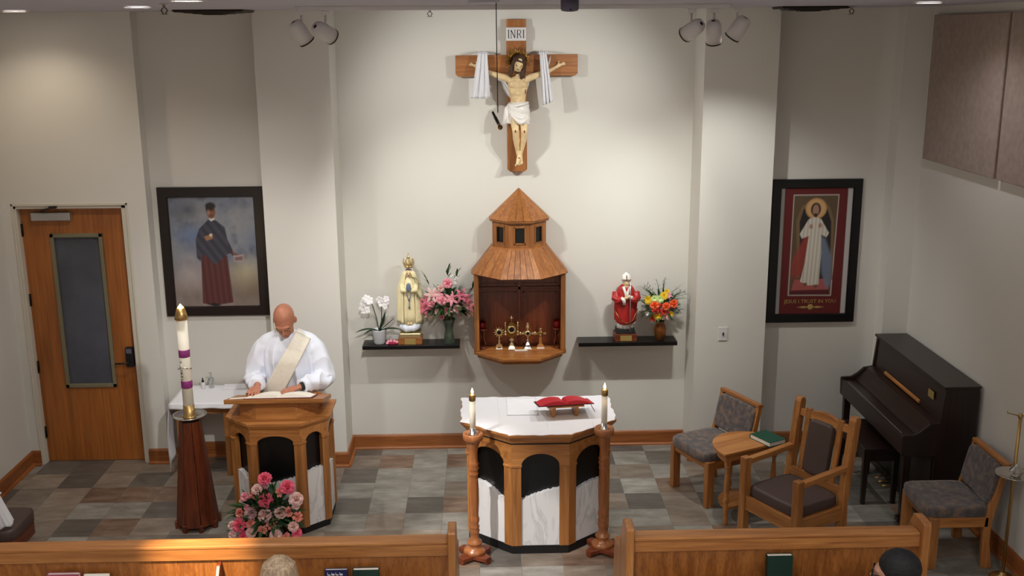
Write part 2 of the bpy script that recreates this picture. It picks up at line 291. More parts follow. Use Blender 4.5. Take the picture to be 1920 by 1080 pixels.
# ------------------------------------------------------------------ room shell
YB = 9.31; XL = -4.13; XR = 3.79
def wall(name, *boxes): return struct(part(name, 'wall', None, *boxes, bevel=0))
wall('wall_back', (-1.3, 1.9, YB, YB+.2, 0, ZC))
wall('wall_pillar_left', (-1.872, -1.26, 8.90, YB+.15, 0, ZC)); wall('wall_pillar_right', (1.847, 2.468, 8.90, YB+.15, 0, ZC))
wall('wall_alcove_left', (-2.92, -1.85, 9.20, 9.4, 0, ZC)); wall('wall_alcove_right', (2.45, 3.58, 9.22, 9.42, 0, ZC))
wall('wall_door_side', (XL-.2, -4.046, 9.05, 9.4, 0, ZC), (-3.077, -2.90, 9.05, 9.4, 0, ZC), (-4.046, -3.077, 9.05, 9.4, 2.385, ZC))
wall('wall_right_return', (3.565, XR+.2, 9.03, 9.4, 0, ZC)); wall('wall_left', (XL-.2, XL, -1.6, 9.06, 0, ZC)); wall('wall_right', (XR, XR+.2, -1.6, 9.06, 0, ZC)); wall('wall_front', (XL-.2, XR+.2, -1.8, -1.6, 0, ZC))
struct(part('ceiling', 'ceil', None, (XL-.2, XR+.2, -1.8, 9.5, ZC, ZC+.1), bevel=0))
def bb(name, x0, y0, x1, y1, nx, ny):
    """baseboard with a shoe moulding along (x0,y0)-(x1,y1), wall normal (nx,ny)"""
    ax = 'X' if abs(x1-x0) > abs(y1-y0) else 'Y'
    m = MB(); t = Vector((x1-x0, y1-y0, 0)).normalized(); n = Vector((nx, ny, 0))
    for prof in ([(0, 0), (.016, 0), (.016, .122), (.011, .134), (.006, .140), (0, .140)], [(.016, 0), (.034, 0), (.033, .012), (.026, .021), (.016, .024)]):
        secs = []
        for (x, y), e in (((x0, y0), -1), ((x1, y1), 1)):
            secs.append([tuple(Vector((x, y, 0))+n*d+Vector((0, 0, z))) for d, z in prof])
        m.loft(secs)
    return struct(m.obj(name, 'base'+ax))
bb('baseboard_back', -1.26, YB, 1.847, YB, 0, -1); bb('baseboard_pillar_left_front', -1.872, 8.90, -1.245, 8.90, 0, -1); bb('baseboard_pillar_left_side', -1.26, 8.885, -1.26, YB, 1, 0)
bb('baseboard_pillar_right_front', 1.83, 8.90, 2.468, 8.90, 0, -1); bb('baseboard_pillar_right_side', 1.847, 8.885, 1.847, YB, -1, 0)
bb('baseboard_alcove_left', -2.90, 9.20, -1.872, 9.20, 0, -1); bb('baseboard_alcove_right', 2.468, 9.22, 3.565, 9.22, 0, -1)
bb('baseboard_door_left', XL, 9.05, -4.046, 9.05, 0, -1); bb('baseboard_door_right', -3.077, 9.05, -2.885, 9.05, 0, -1); bb('baseboard_left', XL, 4.0, XL, 9.05, 1, 0); bb('baseboard_right', XR, 4.0, XR, 9.03, -1, 0); bb('baseboard_right_return', 3.55, 9.03, XR, 9.03, 0, -1)
# floor slab and slate tiles
fm, fnt, fb = newmat('slate_floor_far')
_tc = fnt.nodes.new('ShaderNodeNewGeometry'); _br = fnt.nodes.new('ShaderNodeTexBrick'); _br.offset = 0; _br.inputs['Scale'].default_value = 1; _br.inputs['Brick Width'].default_value = .3048; _br.inputs['Row Height'].default_value = .3048; _br.inputs['Mortar Size'].default_value = .002
_br.inputs['Color1'].default_value = lin(130, 125, 117); _br.inputs['Color2'].default_value = lin(108, 100, 90); _br.inputs['Mortar'].default_value = lin(128, 123, 114)
_mp = fnt.nodes.new('ShaderNodeMapping'); _mp.inputs['Location'].default_value = (1.284, .008, 0); fnt.links.new(_tc.outputs['Position'], _mp.inputs['Vector']); fnt.links.new(_mp.outputs[0], _br.inputs['Vector']); fnt.links.new(_br.outputs['Color'], fb.inputs['Base Color']); fb.inputs['Roughness'].default_value = .45
T = .3048; GX = -1.284; GY = 8.831; YT = GY-8*T
floor = bpy.data.objects.new('floor', None)
_m = MB(); _m.b2(XL-.2, XR+.2, -1.8, YT, -.1, -.0005); floor = _m.obj('floor', fm); struct(floor)
part('grout_bed', 'grout', floor, (XL-.2, XR+.2, YT, 9.5, -.1, -.0022), bevel=0)
tme = None; rr = random.Random(5)
special = {(0, 0): 'C', (0, 2): 'C', (2, 2): 'C', (1, -1): 'D', (-8, 0): 'C', (-6, 0): 'C', (-7, 1): 'D', (-5, 2): 'C', (-9, -1): 'C', (-10, 1): 'C', (8, 2): 'C', (9, -1): 'C', (8, -2): 'C', (10, 2): 'C', (-7, 3): 'C', (1, 0): 'A', (2, 0): 'A', (3, 0): 'A', (1, 1): 'A', (2, 1): 'A', (-3, 1): 'C', (-2, 3): 'C', (13, 1): 'C', (11, 4): 'C', (5, -1): 'B', (3, 5): 'D', (7, 5): 'D', (-4, 1): 'A', (14, 4): 'C', (-1, 5): 'C', (4, 6): 'A'}
for r_ in range(-2, 8):
    for c_ in range(-10, 17):
        x = GX+c_*T+T/2; y = GY-r_*T-T/2
        if y > 9.36: y = 9.30
        if x < XL-.1 or x > XR+.1: continue
        k = special.get((c_, r_)) or rr.choices('ABCD', (56 if c_ > -3 else 18, 32 if c_ > -3 else 66, 8, 8))[0]
        if tme is None:
            m = MB(); h = T/2-.0013; m.loft([[(-h, -h, -.006), (h, -h, -.006), (h, h, -.006), (-h, h, -.006)], [(-h, -h, -.0008), (h, -h, -.0008), (h, h, -.0008), (-h, h, -.0008)], [(-h+.001, -h+.001, 0), (h-.001, -h+.001, 0), (h-.001, h-.001, 0), (-h+.001, h-.001, 0)]])
            tme = m.mesh('tile'); tme.materials.append(M['tileA'])
        o = bpy.data.objects.new('tile', tme); COL.objects.link(o); o.parent = floor; o.location = (x, y, 0)
        o.material_slots[0].link = 'OBJECT'; o.material_slots[0].material = M['tile'+k]
# ------------------------------------------------------------------ door
dr = thing('door_1', 'honey brown wooden door with tall narrow dark glass pane', 'door'); struct(dr); del dr['category']
m = MB(); x0, x1, gx0, gx1, gz0, gz1 = -4.018, -3.128, -3.786, -3.332, .71, 2.12
for b in ((x0, gx0, .005, 2.345), (gx1, x1, .005, 2.345), (gx0, gx1, .005, gz0), (gx0, gx1, gz1, 2.345)): m.b2(b[0], b[1], 9.13, 9.175, b[2], b[3])
m.obj('door_leaf', 'door', dr)
m = MB()
for b in ((gx0, gx0+.034, gz0, gz1), (gx1-.034, gx1, gz0, gz1), (gx0, gx1, gz0, gz0+.034), (gx0, gx1, gz1-.034, gz1)): m.b2(b[0], b[1], 9.115, 9.14, b[2], b[3])
m.obj('glazing_frame', 'glaze', dr, bevel=.004)
part('glass_pane', 'glassd', dr, (gx0+.03, gx1-.03, 9.142, 9.15, gz0+.03, gz1-.03), bevel=0)
m = MB(); m.b2(-4.046, -4.02, 9.06, 9.25, 0, 2.385); m.b2(-3.126, -3.077, 9.06, 9.25, 0, 2.385); m.b2(-4.046, -3.077, 9.06, 9.25, 2.349, 2.385); m.b2(-4.058, -4.04, 9.045, 9.06, 0, 2.398); m.b2(-3.085, -3.066, 9.045, 9.06, 0, 2.398); m.b2(-4.058, -3.066, 9.045, 9.06, 2.375, 2.398)
m.obj('door_frame', 'trimw', dr, bevel=.003)
for z in (2.155, 1.53, .91, .29):
    m = MB(); m.lathe([(.009, -.055), (.009, .055)], 10, (-4.02, 9.118, z)); m.b2(-4.034, -4.006, 9.12, 9.128, z-.055, z+.055); m.obj('hinge', 'dsteel', dr)
cl = part('door_closer', 'steel', dr, (-3.91, -3.575, 9.075, 9.13, 2.242, 2.312), bevel=.006)
m = MB(); m.tube([(-3.82, 9.09, 2.315), (-3.80, 9.02, 2.335), (-3.70, 9.04, 2.365)], .009, 8); m.b2(-3.73, -3.67, 9.03, 9.065, 2.355, 2.375); m.obj('closer_arm', 'dsteel', cl)
lk = part('lock_keypad', 'blackm', dr, (-3.222, -3.150, 9.085, 9.13, .905, 1.09), bevel=.014)
m = MB(); m.tube([(-3.186, 9.09, .955), (-3.186, 9.055, .955), (-3.25, 9.05, .952), (-3.305, 9.055, .948)], .009, 8); m.obj('lever_handle', 'dsteel', lk)
part('key_screen', 'greycan', lk, (-3.21, -3.162, 9.082, 9.086, 1.035, 1.075), bevel=0)
room = part('corridor_behind_door', 'wall', dr, (-4.05, -3.07, 9.39, 9.4, 0, 2.4), bevel=0)

# ------------------------------------------------------------------ ceiling fixtures
vis = ['white recessed ceiling lamp above the wooden door', 'round recessed ceiling lamp beside the left sprinkler', 'round recessed ceiling lamp right of the hanging cord', 'round recessed ceiling lamp above the dark piano', 'large bright recessed ceiling lamp at the top edge']
for i, (x, y, p, c) in enumerate(DOWN[:5]):
    t = thing('ceiling_lamp', vis[i], 'lamp', (x, y, ZC), group='recessed ceiling lamps')
    MB().lathe([(.085, -.001), (.105, -.001), (.105, -.006), (.085, -.008)], 28, caps=False).obj('trim_ring', 'white', t)
    MB().lathe([(.084, -.002), (.084, -.005)], 28).obj('lens', 'lamp', t)
def vent(x, y, label):
    t = thing('ceiling_vent', label, 'vent', (x, y, ZC), group='square ceiling vents'); part('backing', 'blackm', t, (-.25, .25, -.2, .2, -.003, 0), bevel=0)
    for k in range(4):
        s = .27-k*.06; m = MB(); z0 = -.006-.006*k
        for q in range(4): m.box((0, 0, 0), (0, 0, 0)) if False else None
        sec = lambda a, z: [(-a, -a*.8, z), (a, -a*.8, z), (a, a*.8, z), (-a, a*.8, z)]
        m.loft([sec(s, -.001), sec(s+.004, z0-.004), sec(s-.012, z0-.014), sec(s-.05, -.003)], caps=False); m.obj('louvre', 'dsteel', t)
vent(-2.12, 8.70, 'dark square ceiling vent above the left painting'); vent(2.66, 8.80, 'dark square ceiling vent above the right alcove')
def sprinkler(x, y, label):
    t = thing('fire_sprinkler', label, 'sprinkler', (x, y, ZC), group='ceiling sprinklers')
    MB().lathe([(.03, 0), (.03, -.004), (.012, -.008), (.01, -.03)], 14).obj('escutcheon', 'steel', t)
    m = MB()
    for s in (-1, 1): m.tube([(s*.008, 0, -.026), (s*.02, 0, -.042), (s*.006, 0, -.06)], .0035, 6)
    m.lathe([(.022, -.062), (.022, -.065)], 12); m.obj('frame_arms', 'dsteel', t)
sprinkler(-.41, 8.60, 'small sprinkler on the ceiling left of the crucifix'); sprinkler(-1.95, 6.75, 'small sprinkler beside the bright left ceiling lamp'); sprinkler(2.93, 8.55, 'small sprinkler at the corner of the right vent')
tr = thing('lighting_track', 'long white lighting track along the ceiling', 'track', (0, TRACK_Y, ZC))
part('rail', 'white', tr, (-1.30, 1.76, -.02, .02, -.03, 0), bevel=.003); part('end_cap', 'white', tr, (1.76, 1.775, -.021, .021, -.031, 0)); part('end_cap', 'white', tr, (-1.315, -1.30, -.021, .021, -.031, 0))
labs = ['right one of the two white track spotlights at left end', 'left one of the two white track spotlights at left end', 'leftmost of the three white track spotlights at right end', 'rightmost of the three white track spotlights at right end', 'middle one of the three white track spotlights at right end']
for i, (a, tg, p, an) in enumerate(TRACK):
    a = Vector(a); d = (Vector(tg)-a).normalized(); t = thing('track_spotlight', labs[i], 'spotlight', (a.x, a.y, ZC-.03), group='track spotlights'); h = a-Vector((a.x, a.y, ZC-.03))
    part('track_adapter', 'white', t, (-.03, .03, -.018, .018, -.03, 0)); MB().tube([(0, 0, -.02), (0, 0, h.z+.075), tuple(h-d*.06)], .009, 8).obj('stem', 'white', t)
    q = d.to_track_quat('Z', 'Y').to_matrix().to_4x4(); T4 = Matrix.Translation(h) @ q
    MB().lathe([(.015, -.11), (.040, -.105), (.053, -.08), (.057, -.04), (.057, .06), (.054, .06), (.052, .03), (.0, .028)], 26, T=T4, caps=False).obj('can', 'white', t)
    MB().lathe([(.051, .031), (.051, .034)], 24, T=T4).obj('lens', 'lamp', t)
    MB().lathe([(.0575, .052), (.059, .052), (.059, .061), (.0575, .061)], 26, T=T4, caps=False).obj('rim', 'dsteel', t)
hm = thing('hanging_microphone', 'thin black cord with small hanging microphone left of the crucifix', 'microphone', (.088, 6.6, ZC))
part('ceiling_plate', 'ceil', hm, (-.17, .02, -.06, .06, -.012, 0)); MB().tube([(0, 0, -.01), (.001, 0, -.3), (.004, 0, -.67)], .0028, 6).obj('cord', 'blackm', hm)
m = MB(); m.tube([(-.03, 0, -.66), (-.012, 0, -.70), (.012, 0, -.745)], [.005, .011, .012], 10); m.obj('clip', 'silver', hm); m = MB(); m.tube([(-.028, -.01, -.665), (.006, -.012, -.735)], .007, 8); m.obj('body', 'blackm', hm); MB().ell((.018, 0, -.76), .016).obj('capsule', 'goldd', hm)
cs = thing('ceiling_speaker', 'grey cylinder hanging from the ceiling above the crucifix', 'speaker', (.53, 6.55, ZC)); MB().lathe([(.055, 0), (.055, -.05), (.05, -.062), (.02, -.068)], 28).obj('housing', 'greycan', cs); MB().ell((.002, -.05, -.055), (.008, .006, .006)).obj('sensor_dot', 'blackm', cs)

# ------------------------------------------------------------------ wall panels, switch
for k, (y0, y1, lb) in enumerate(((7.62, 8.91, 'tan acoustic panel on right wall, the one nearer the corner'), (6.30, 7.585, 'tan acoustic panel cut off by the right picture edge'))):
    tag(part('acoustic_panel', 'acou', None, (3.745, 3.788, y0, y1, 2.725, 3.915), bevel=.008), lb, 'panel', 'acoustic wall panels')
sw = thing('light_switch', 'white light switch plate on the right pillar', 'switch', (2.095, 8.90, 1.195)); part('plate', 'white', sw, (-.04, .04, -.008, 0, -.062, .062), bevel=.003); part('toggle', 'dsteel', sw, (-.006, .006, -.02, -.006, -.014, .014), bevel=.002)

# ------------------------------------------------------------------ framed pictures (flat prints held as vertex colour)
def fillpoly(A, U, V, poly, rgb, soft=.004, alpha=1.0, nz=None):
    """signed distance fill of polygon (u, v in picture units)"""
    P = np.array(poly, float); d = np.full(U.shape, 1e9); ins = np.zeros(U.shape, bool); n = len(P)
    for i in range(n):
        a = P[i]; b = P[(i+1) % n]; e = b-a; wx = U-a[0]; wy = V-a[1]; t = np.clip((wx*e[0]+wy*e[1])/(e@e+1e-12), 0, 1)
        d = np.minimum(d, np.hypot(wx-e[0]*t, wy-e[1]*t)); c = ((a[1] <= V) & (b[1] > V)) | ((b[1] <= V) & (a[1] > V))
        ins ^= c & (U < (b[0]-a[0])*(V-a[1])/((b[1]-a[1]) or 1e-9)+a[0])
    k = np.clip(.5+np.where(ins, d, -d)/(2*soft), 0, 1)[..., None]*alpha; col_ = np.array(lin(*rgb)[:3])*(nz[..., None] if nz is not None else 1)
    A[:] = A*(1-k)+col_*k
def fillell(A, U, V, c, r, rgb, soft=.004, alpha=1.0):
    d = (1-np.hypot((U-c[0])/r[0], (V-c[1])/r[1]))*min(r); k = np.clip(.5+d/(2*soft), 0, 1)[..., None]*alpha; A[:] = A*(1-k)+np.array(lin(*rgb)[:3])*k
def fbm(U, V, s, seed):
    rg = np.random.RandomState(seed); out = np.zeros(U.shape); amp = 1.; tot = 0
    for o in range(4):
        n = int(s*2**o)+2; g = rg.rand(n+1, n+1); x = np.clip(U, 0, 1)*(n-1); y = np.clip(V, 0, 1)*(n-1); i = x.astype(int); j = y.astype(int); fx = x-i; fy = y-j; fx = fx*fx*(3-2*fx); fy = fy*fy*(3-2*fy)
        out += amp*((g[j, i]*(1-fx)+g[j, i+1]*fx)*(1-fy)+(g[j+1, i]*(1-fx)+g[j+1, i+1]*fx)*fy); tot += amp; amp *= .55
    return out/tot
pm, pnt, pb = newmat('printed_canvas'); _a = pnt.nodes.new('ShaderNodeVertexColor'); _a.layer_name = 'print'; pnt.links.new(_a.outputs['Color'], pb.inputs['Base Color']); pb.inputs['Roughness'].default_value = .55
def canvas(name, parent, w, h, nu, nv, paint, y=-.012):
    V, U = np.mgrid[0:nv+1, 0:nu+1]; U = U/nu; V = V/nv; A = paint(U, V)
    m = MB(); m.grid(lambda u, v: ((u-.5)*w, y, (v-.5)*h), nu, nv, False); me = bpy.data.meshes.new(name); me.from_pydata(m.v, [], m.f)
    at = me.color_attributes.new('print', 'FLOAT_COLOR', 'POINT'); at.data.foreach_set('color', np.concatenate([np.clip(A, 0, 1), np.ones(A.shape[:2]+(1,))], -1).astype(np.float32).ravel())
    me.materials.append(pm); o = bpy.data.objects.new(name, me); COL.objects.link(o); o.parent = parent; return o
def frame(parent, w, h, bw, mat, depth=.035):
    m = MB(); i = [(-w/2, -h/2), (w/2, -h/2), (w/2, h/2), (-w/2, h/2)]; j = [(-w/2+bw, -h/2+bw), (w/2-bw, -h/2+bw), (w/2-bw, h/2-bw), (-w/2+bw, h/2-bw)]
    k = [(x*.99, y*.992) for x, y in i]; e = [(x*1.02, y*1.015) for x, y in j]
    m.loft([[(x, 0, z) for x, z in i], [(x, -depth*.8, z) for x, z in i], [(x, -depth, z) for x, z in k], [(x, -depth, z) for x, z in e], [(x, -depth*.7, z) for x, z in j], [(x, 0, z) for x, z in j]], caps=False)
    m.obj('frame', mat, parent); part('backing', 'blackm', parent, (-w/2+.01, w/2-.01, -.008, -.001, -h/2+.01, h/2-.01), bevel=0)
def paint1(U, V):
    n = fbm(U, V, 4, 3); n2 = fbm(U, V, 7, 9); c = lambda *a: np.array(lin(*a)[:3]); vv = V[..., None]; n = n[..., None]; n2 = n2[..., None]
    sky = c(84, 98, 126)*(1-n)+c(150, 148, 146)*n; sky = sky*(1-np.clip((n2-.5)*4, 0, 1)*.6)+c(72, 76, 92)*np.clip((n2-.5)*4, 0, 1)*.6
    gr = c(150, 138, 132)*(1-n2)+c(112, 96, 88)*n2; k = np.clip((.42-vv)/.22, 0, 1); A = sky*(1-k)+gr*k
    fillell(A, U, V, (.2, .30), (.13, .10), (184, 172, 170), .12, .7); fillell(A, U, V, (.85, .30), (.14, .10), (192, 178, 138), .1, .7); fillell(A, U, V, (.95, .14), (.2, .12), (110, 92, 72), .1, .7); fillell(A, U, V, (.22, .88), (.10, .05), (64, 66, 78), .05, .7); fillell(A, U, V, (.25, .66), (.15, .06), (92, 118, 160), .06, .6)
    q = lambda pts: [(((x-97-(y-123)*.0773)/663), 1-(y-123)/852) for x, y in pts]
    fold = .75+.5*(np.sin(U*95+V*6)*.5+.5)
    fillpoly(A, U, V, q([(356, 560), (372, 950), (470, 968), (612, 945), (560, 575), (470, 560)]), (84, 42, 40), nz=fold)
    fillpoly(A, U, V, q([(400, 955), (470, 975), (520, 965), (470, 950)]), (28, 24, 26))
    f2 = .7+.6*(np.sin((U*1.0+V*.9)*60)*.5+.5)
    fillpoly(A, U, V, q([(410, 300), (340, 370), (315, 450), (325, 590), (352, 620), (372, 560), (470, 648), (560, 570), (585, 560), (605, 540), (560, 450), (540, 360), (470, 305)]), (58, 58, 70), nz=f2)
    fillpoly(A, U, V, q([(575, 480), (612, 570), (600, 580), (560, 520)]), (56, 48, 54)); fillpoly(A, U, V, q([(600, 545), (655, 575), (650, 592), (605, 570)]), (120, 76, 58))
    fillpoly(A, U, V, q([(612, 580), (688, 572), (685, 625), (612, 625)]), (168, 154, 148)); fillpoly(A, U, V, q([(618, 590), (682, 582), (680, 616), (618, 618)]), (120, 92, 92))
    fillpoly(A, U, V, q([(380, 430), (440, 408), (450, 445), (400, 462)]), (150, 108, 80)); fillell(A, U, V, q([(433, 418)])[0], (.018, .014), (214, 190, 160))
    fillpoly(A, U, V, q([(412, 288), (434, 312), (458, 300), (458, 286)]), (214, 206, 200)); fillell(A, U, V, q([(432, 240)])[0], (.052, .062), (126, 84, 64)); fillell(A, U, V, q([(428, 196)])[0], (.058, .034), (34, 30, 32), .008); fillell(A, U, V, q([(400, 215)])[0], (.012, .04), (34, 30, 32)); fillell(A, U, V, q([(424, 228)])[0], (.02, .006), (58, 34, 28)); fillell(A, U, V, q([(446, 228)])[0], (.014, .006), (58, 34, 28)); fillell(A, U, V, q([(434, 268)])[0], (.02, .006), (90, 48, 42)); fillell(A, U, V, q([(412, 245)])[0], (.018, .02), (170, 126, 104), .01, .7)
    return A
pt = thing('framed_painting', 'dark framed painting of a standing woman in dark shawl against clouds', 'painting', (-2.387, 9.198, 1.928)); frame(pt, .918, 1.158, .088, 'ebony'); canvas('canvas', pt, .75, .99, 150, 198, paint1)
def paint2(U, V):
    c = lambda *a: np.array(lin(*a)[:3]); A = np.ones(U.shape+(3,))*c(96, 22, 22)*(1+.1*(fbm(U, V, 20, 2)[..., None]-.5)); P = lambda pts, col_, **k: fillpoly(A, U, V, pts, col_, **k)
    xl = lambda y: 157-(y-98)*.0625; q = lambda pts: [((x-xl(y))/513, 1-(y-98)/909) for x, y in pts]
    P([(0, 0), (.055, 0), (.055, 1), (0, 1)], (188, 184, 182)); P([(.93, 0), (1, 0), (1, 1), (.93, 1)], (188, 184, 182))
    P(q([(245, 145), (570, 145), (510, 876), (196, 872)]), (196, 186, 178)); P(q([(250, 151), (564, 151), (504, 869), (203, 866)]), (92, 74, 52))
    P(q([(262, 740), (262, 330), (300, 230), (400, 165), (500, 230), (530, 330), (520, 760)]), (118, 94, 66)); P(q([(285, 740), (285, 340), (315, 250), (400, 190), (485, 250), (512, 340), (500, 760)]), (34, 26, 26))
    P(q([(245, 755), (480, 750), (495, 830), (220, 835)]), (168, 84, 80)); P(q([(220, 835), (495, 830), (500, 868), (205, 865)]), (84, 22, 30)); fillell(A, U, V, q([(404, 245)])[0], (.148, .082), (186, 142, 92)); fillell(A, U, V, q([(404, 245)])[0], (.128, .070), (204, 160, 106))
    P(q([(330, 420), (300, 480), (225, 620), (222, 740), (250, 748), (300, 720), (370, 430)]), (150, 58, 50), alpha=.85, soft=.02); P(q([(430, 430), (470, 460), (515, 590), (505, 800), (470, 820), (440, 700)]), (112, 122, 142), alpha=.9, soft=.02)
    fold = .78+.32*(np.sin(U*120-V*8)*.5+.5)
    P(q([(350, 320), (285, 425), (300, 458), (350, 440), (318, 640), (286, 770), (345, 800), (420, 792), (440, 560), (440, 430), (478, 450), (495, 420), (440, 320), (395, 300)]), (206, 198, 184), nz=fold); fillell(A, U, V, q([(402, 250)])[0], (.07, .052), (52, 36, 30)); fillell(A, U, V, q([(402, 256)])[0], (.044, .044), (164, 124, 104)); fillell(A, U, V, q([(400, 292)])[0], (.03, .016), (58, 40, 34)); fillell(A, U, V, q([(368, 372)])[0], (.025, .02), (168, 130, 110)); fillell(A, U, V, q([(432, 365)])[0], (.025, .02), (168, 130, 110)); fillell(A, U, V, q([(322, 790)])[0], (.03, .012), (120, 80, 66)); fillell(A, U, V, q([(398, 806)])[0], (.03, .014), (120, 80, 66))
    return A
p2 = thing('framed_icon', 'tall black framed icon of a haloed figure in white robe', 'picture', (2.957, 9.218, 1.862)); frame(p2, .802, 1.312, .080, 'black'); canvas('print', p2, .645, 1.155, 130, 232, paint2)
text_mesh('JESUS I TRUST IN YOU', .048, 'caption', 'plate', p2, Matrix.Translation((-.005, -.0145, -.462)) @ FACE_CAM); m = MB()
for s in (-1, 1):
    m.add([(s*.012, -.0145, -.515), (s*.06, -.0145, -.503), (s*.13, -.0145, -.515), (s*.06, -.0145, -.527)], [(0, 1, 2, 3)])
m.lathe([(.018, 0), (.028, 0), (.028, .001), (.018, .001)], 20, T=Matrix.Translation((0, -.0145, -.515)) @ Matrix.Rotation(R(90), 4, 'X')); m.obj('ornament', 'plate', p2)

# ------------------------------------------------------------------ crucifix
cr = thing('wooden_cross', 'brown wooden cross hung high on the back wall', 'cross', (.294, YB-.003, 3.52))
m = MB(); m.prism([(-.085, -.895), (-.062, -.915), (.065, -.915), (.088, -.895), (.083, .385), (-.088, .385)], 0, .06, T=FACE_CAM); m.obj('upright_beam', 'redZ', cr, bevel=.004)
m = MB(); m.prism([(-.525, .088), (.525, .092), (.525, -.07), (.505, -.088), (-.505, -.092), (-.525, -.07)], .008, .075, T=FACE_CAM); m.obj('cross_beam', 'redX', cr, bevel=.004)
pl = part('name_plaque', 'white', cr, (-.09, .082, -.082, -.06, .207, .318), bevel=.003)
m = MB(); Z0, Z1 = .230, .296; yy = -.0825
def stroke(a, b, w):
    a = Vector((a[0], 0, a[1])); b = Vector((b[0], 0, b[1])); d = b-a; T4 = Matrix.Translation((a+b)/2+Vector((0, yy, 0))) @ d.to_track_quat('Z', 'Y').to_matrix().to_4x4(); m.box((0, 0, 0), (0, 0, 0)) if False else m.add([(x*w/2, y*.0008, z*d.length/2) for x in (-1, 1) for y in (-1, 1) for z in (-1, 1)], [(0, 1, 3, 2), (4, 6, 7, 5), (0, 4, 5, 1), (2, 3, 7, 6), (0, 2, 6, 4), (1, 5, 7, 3)], T=Matrix.Translation((a+b)/2+Vector((0, yy, 0))) @ Matrix.Rotation(math.atan2(d.x, d.z), 4, 'Y'))
def serif(x, z): stroke((x-.008, z), (x+.008, z), .003)
for x in (-.068, .060):
    stroke((x, Z0), (x, Z1), .007); serif(x, Z0); serif(x, Z1)
stroke((-.046, Z0), (-.046, Z1), .004); stroke((-.046, Z1), (-.014, Z0), .007); stroke((-.014, Z0), (-.014, Z1), .004); serif(-.046, Z0); serif(-.014, Z1)
stroke((.008, Z0), (.008, Z1), .007); stroke((.008, Z1), (.030, Z1), .004); stroke((.030, Z1), (.037, Z1-.016), .006); stroke((.037, Z1-.016), (.030, Z1-.033), .006); stroke((.030, Z1-.033), (.008, Z1-.033), .004); stroke((.022, Z1-.033), (.040, Z0), .006); serif(.008, Z0)
m.obj('lettering', 'blackm', pl)
# carved figure on the cross
cf = thing('crucifix_figure', 'painted carved figure with outstretched arms on the cross', 'statue', (.300, YB-.085, 3.52))
m = MB(); rt = Matrix.Rotation(R(14), 3, 'Y') @ Matrix.Rotation(R(18), 3, 'X')
HTC = head(m, Vector((.010, -.080, .012)), rt @ Matrix.Scale(.56, 3))
m.tube([(.008, -.05, -.02), (.004, -.04, -.07), (0, -.035, -.10)], [.026, .024, .034], 12)
m.tube([(0, -.04, -.09), (0, -.045, -.12), (0, -.055, -.17), (0, -.05, -.23), (.002, -.045, -.29), (.004, -.045, -.33), (.004, -.045, -.38)], [.045, .082, .088, .072, .064, .068, .074], 18, flat=.62)
for s in (-1, 1):
    m.ell((s*.037, -.095, -.155), (.038, .018, .030)); m.ell((s*.042, -.078, -.205), (.03, .02, .045)); m.ell((0, -.088, -.262-.03*s), (.026, .012, .022))
    m.tube([(s*.07, -.045, -.115), (s*.115, -.045, -.098), (s*.19, -.03, -.075), (s*.26, -.02, -.052), (s*.325, -.012, -.018), (s*.345, -.012, -.008)], [.034, .030, .024, .021, .014, .016], 12)
    m.ell((s*.358, -.014, 0), (.022, .010, .016), Matrix.Rotation(R(-25*s), 3, 'Y'))
    for k in range(4):
        a = R(8+k*14); m.tube([(s*.370, -.014, .004+k*.004-.006), (s*(.370+.030*math.cos(a)), -.018, .002+.026*math.sin(a)), (s*(.370+.044*math.cos(a)), -.026, .002+.034*math.sin(a))], [.0052, .0048, .004], 7)
    m.tube([(s*.35, -.014, .012), (s*.352, -.024, .028), (s*.360, -.03, .038)], [.006, .005, .004], 7)
m.tube([(-.036, -.045, -.37), (-.028, -.085, -.46), (-.022, -.115, -.545), (-.016, -.085, -.62), (-.006, -.05, -.72), (.004, -.045, -.765)], [.048, .042, .029, .029, .017, .018], 14)
m.tube([(.044, -.045, -.37), (.050, -.075, -.46), (.052, -.10, -.555), (.046, -.07, -.63), (.032, -.04, -.72), (.020, -.03, -.765)], [.046, .040, .028, .028, .017, .017], 14)
m.tube([(.012, -.035, -.76), (.004, -.065, -.80), (-.010, -.08, -.845)], [.020, .021, .012], 10); m.tube([(.020, -.03, -.76), (.022, -.05, -.80), (.032, -.065, -.84)], [.018, .019, .011], 10)
for k in range(5): m.ell((-.024+k*.012+.0, -.078+.004*k, -.848+.002*k), (.006, .006, .011), seg=8, rings=5)
body = m.obj('body', 'plas', cf, vox=.0036, smooth_it=2)
m = MB(); m.ell((0, .034, .050), (.090, .098, .092), T=HTC); m.ell((0, .07, -.02), (.085, .06, .09), T=HTC)
for s_ in (-1, 1):
    P_, R_ = spath([(s_*.055, -.045, .105), (s_*.082, -.03, .03), (s_*.088, -.025, -.05), (s_*.092, -.045, -.13), (s_*.080, -.075, -.20)], [.026, .030, .036, .036, .018], 16); m.tube(P_, R_, 12, wob=lambda t_, th: 1+.12*math.sin(5*th+t_*14), T=HTC)
m.ell((0, -.070, -.098), (.036, .030, .034), T=HTC); m.ell((0, -.050, -.075), (.058, .03, .035), T=HTC) if False else None; m.ell((0, -.100, -.050), (.030, .012, .007), T=HTC); m.obj('hair', 'brownhair', cf, vox=.004, smooth_it=2)
m = MB()
for s_ in (-1, 1): m.ell((s_*.032, -.090, .0), (.014, .008, .006), T=HTC); m.ell((s_*.034, -.094, .020), (.019, .007, .004), T=HTC)
m.obj('eyes_and_brows', 'brownhair', cf)
m = MB(); c0 = Vector((0, -.035, .045))
for k in range(34):
    a = R(-25+230*k/33); L = .122 if k % 3 == 0 else .104; d = Vector((math.cos(a), 0, math.sin(a)))
    m.tube([tuple(c0+d*.045), tuple(c0+d*L)], [.008, .0016], 5)
m.obj('radiant_crown', 'goldd', cf)
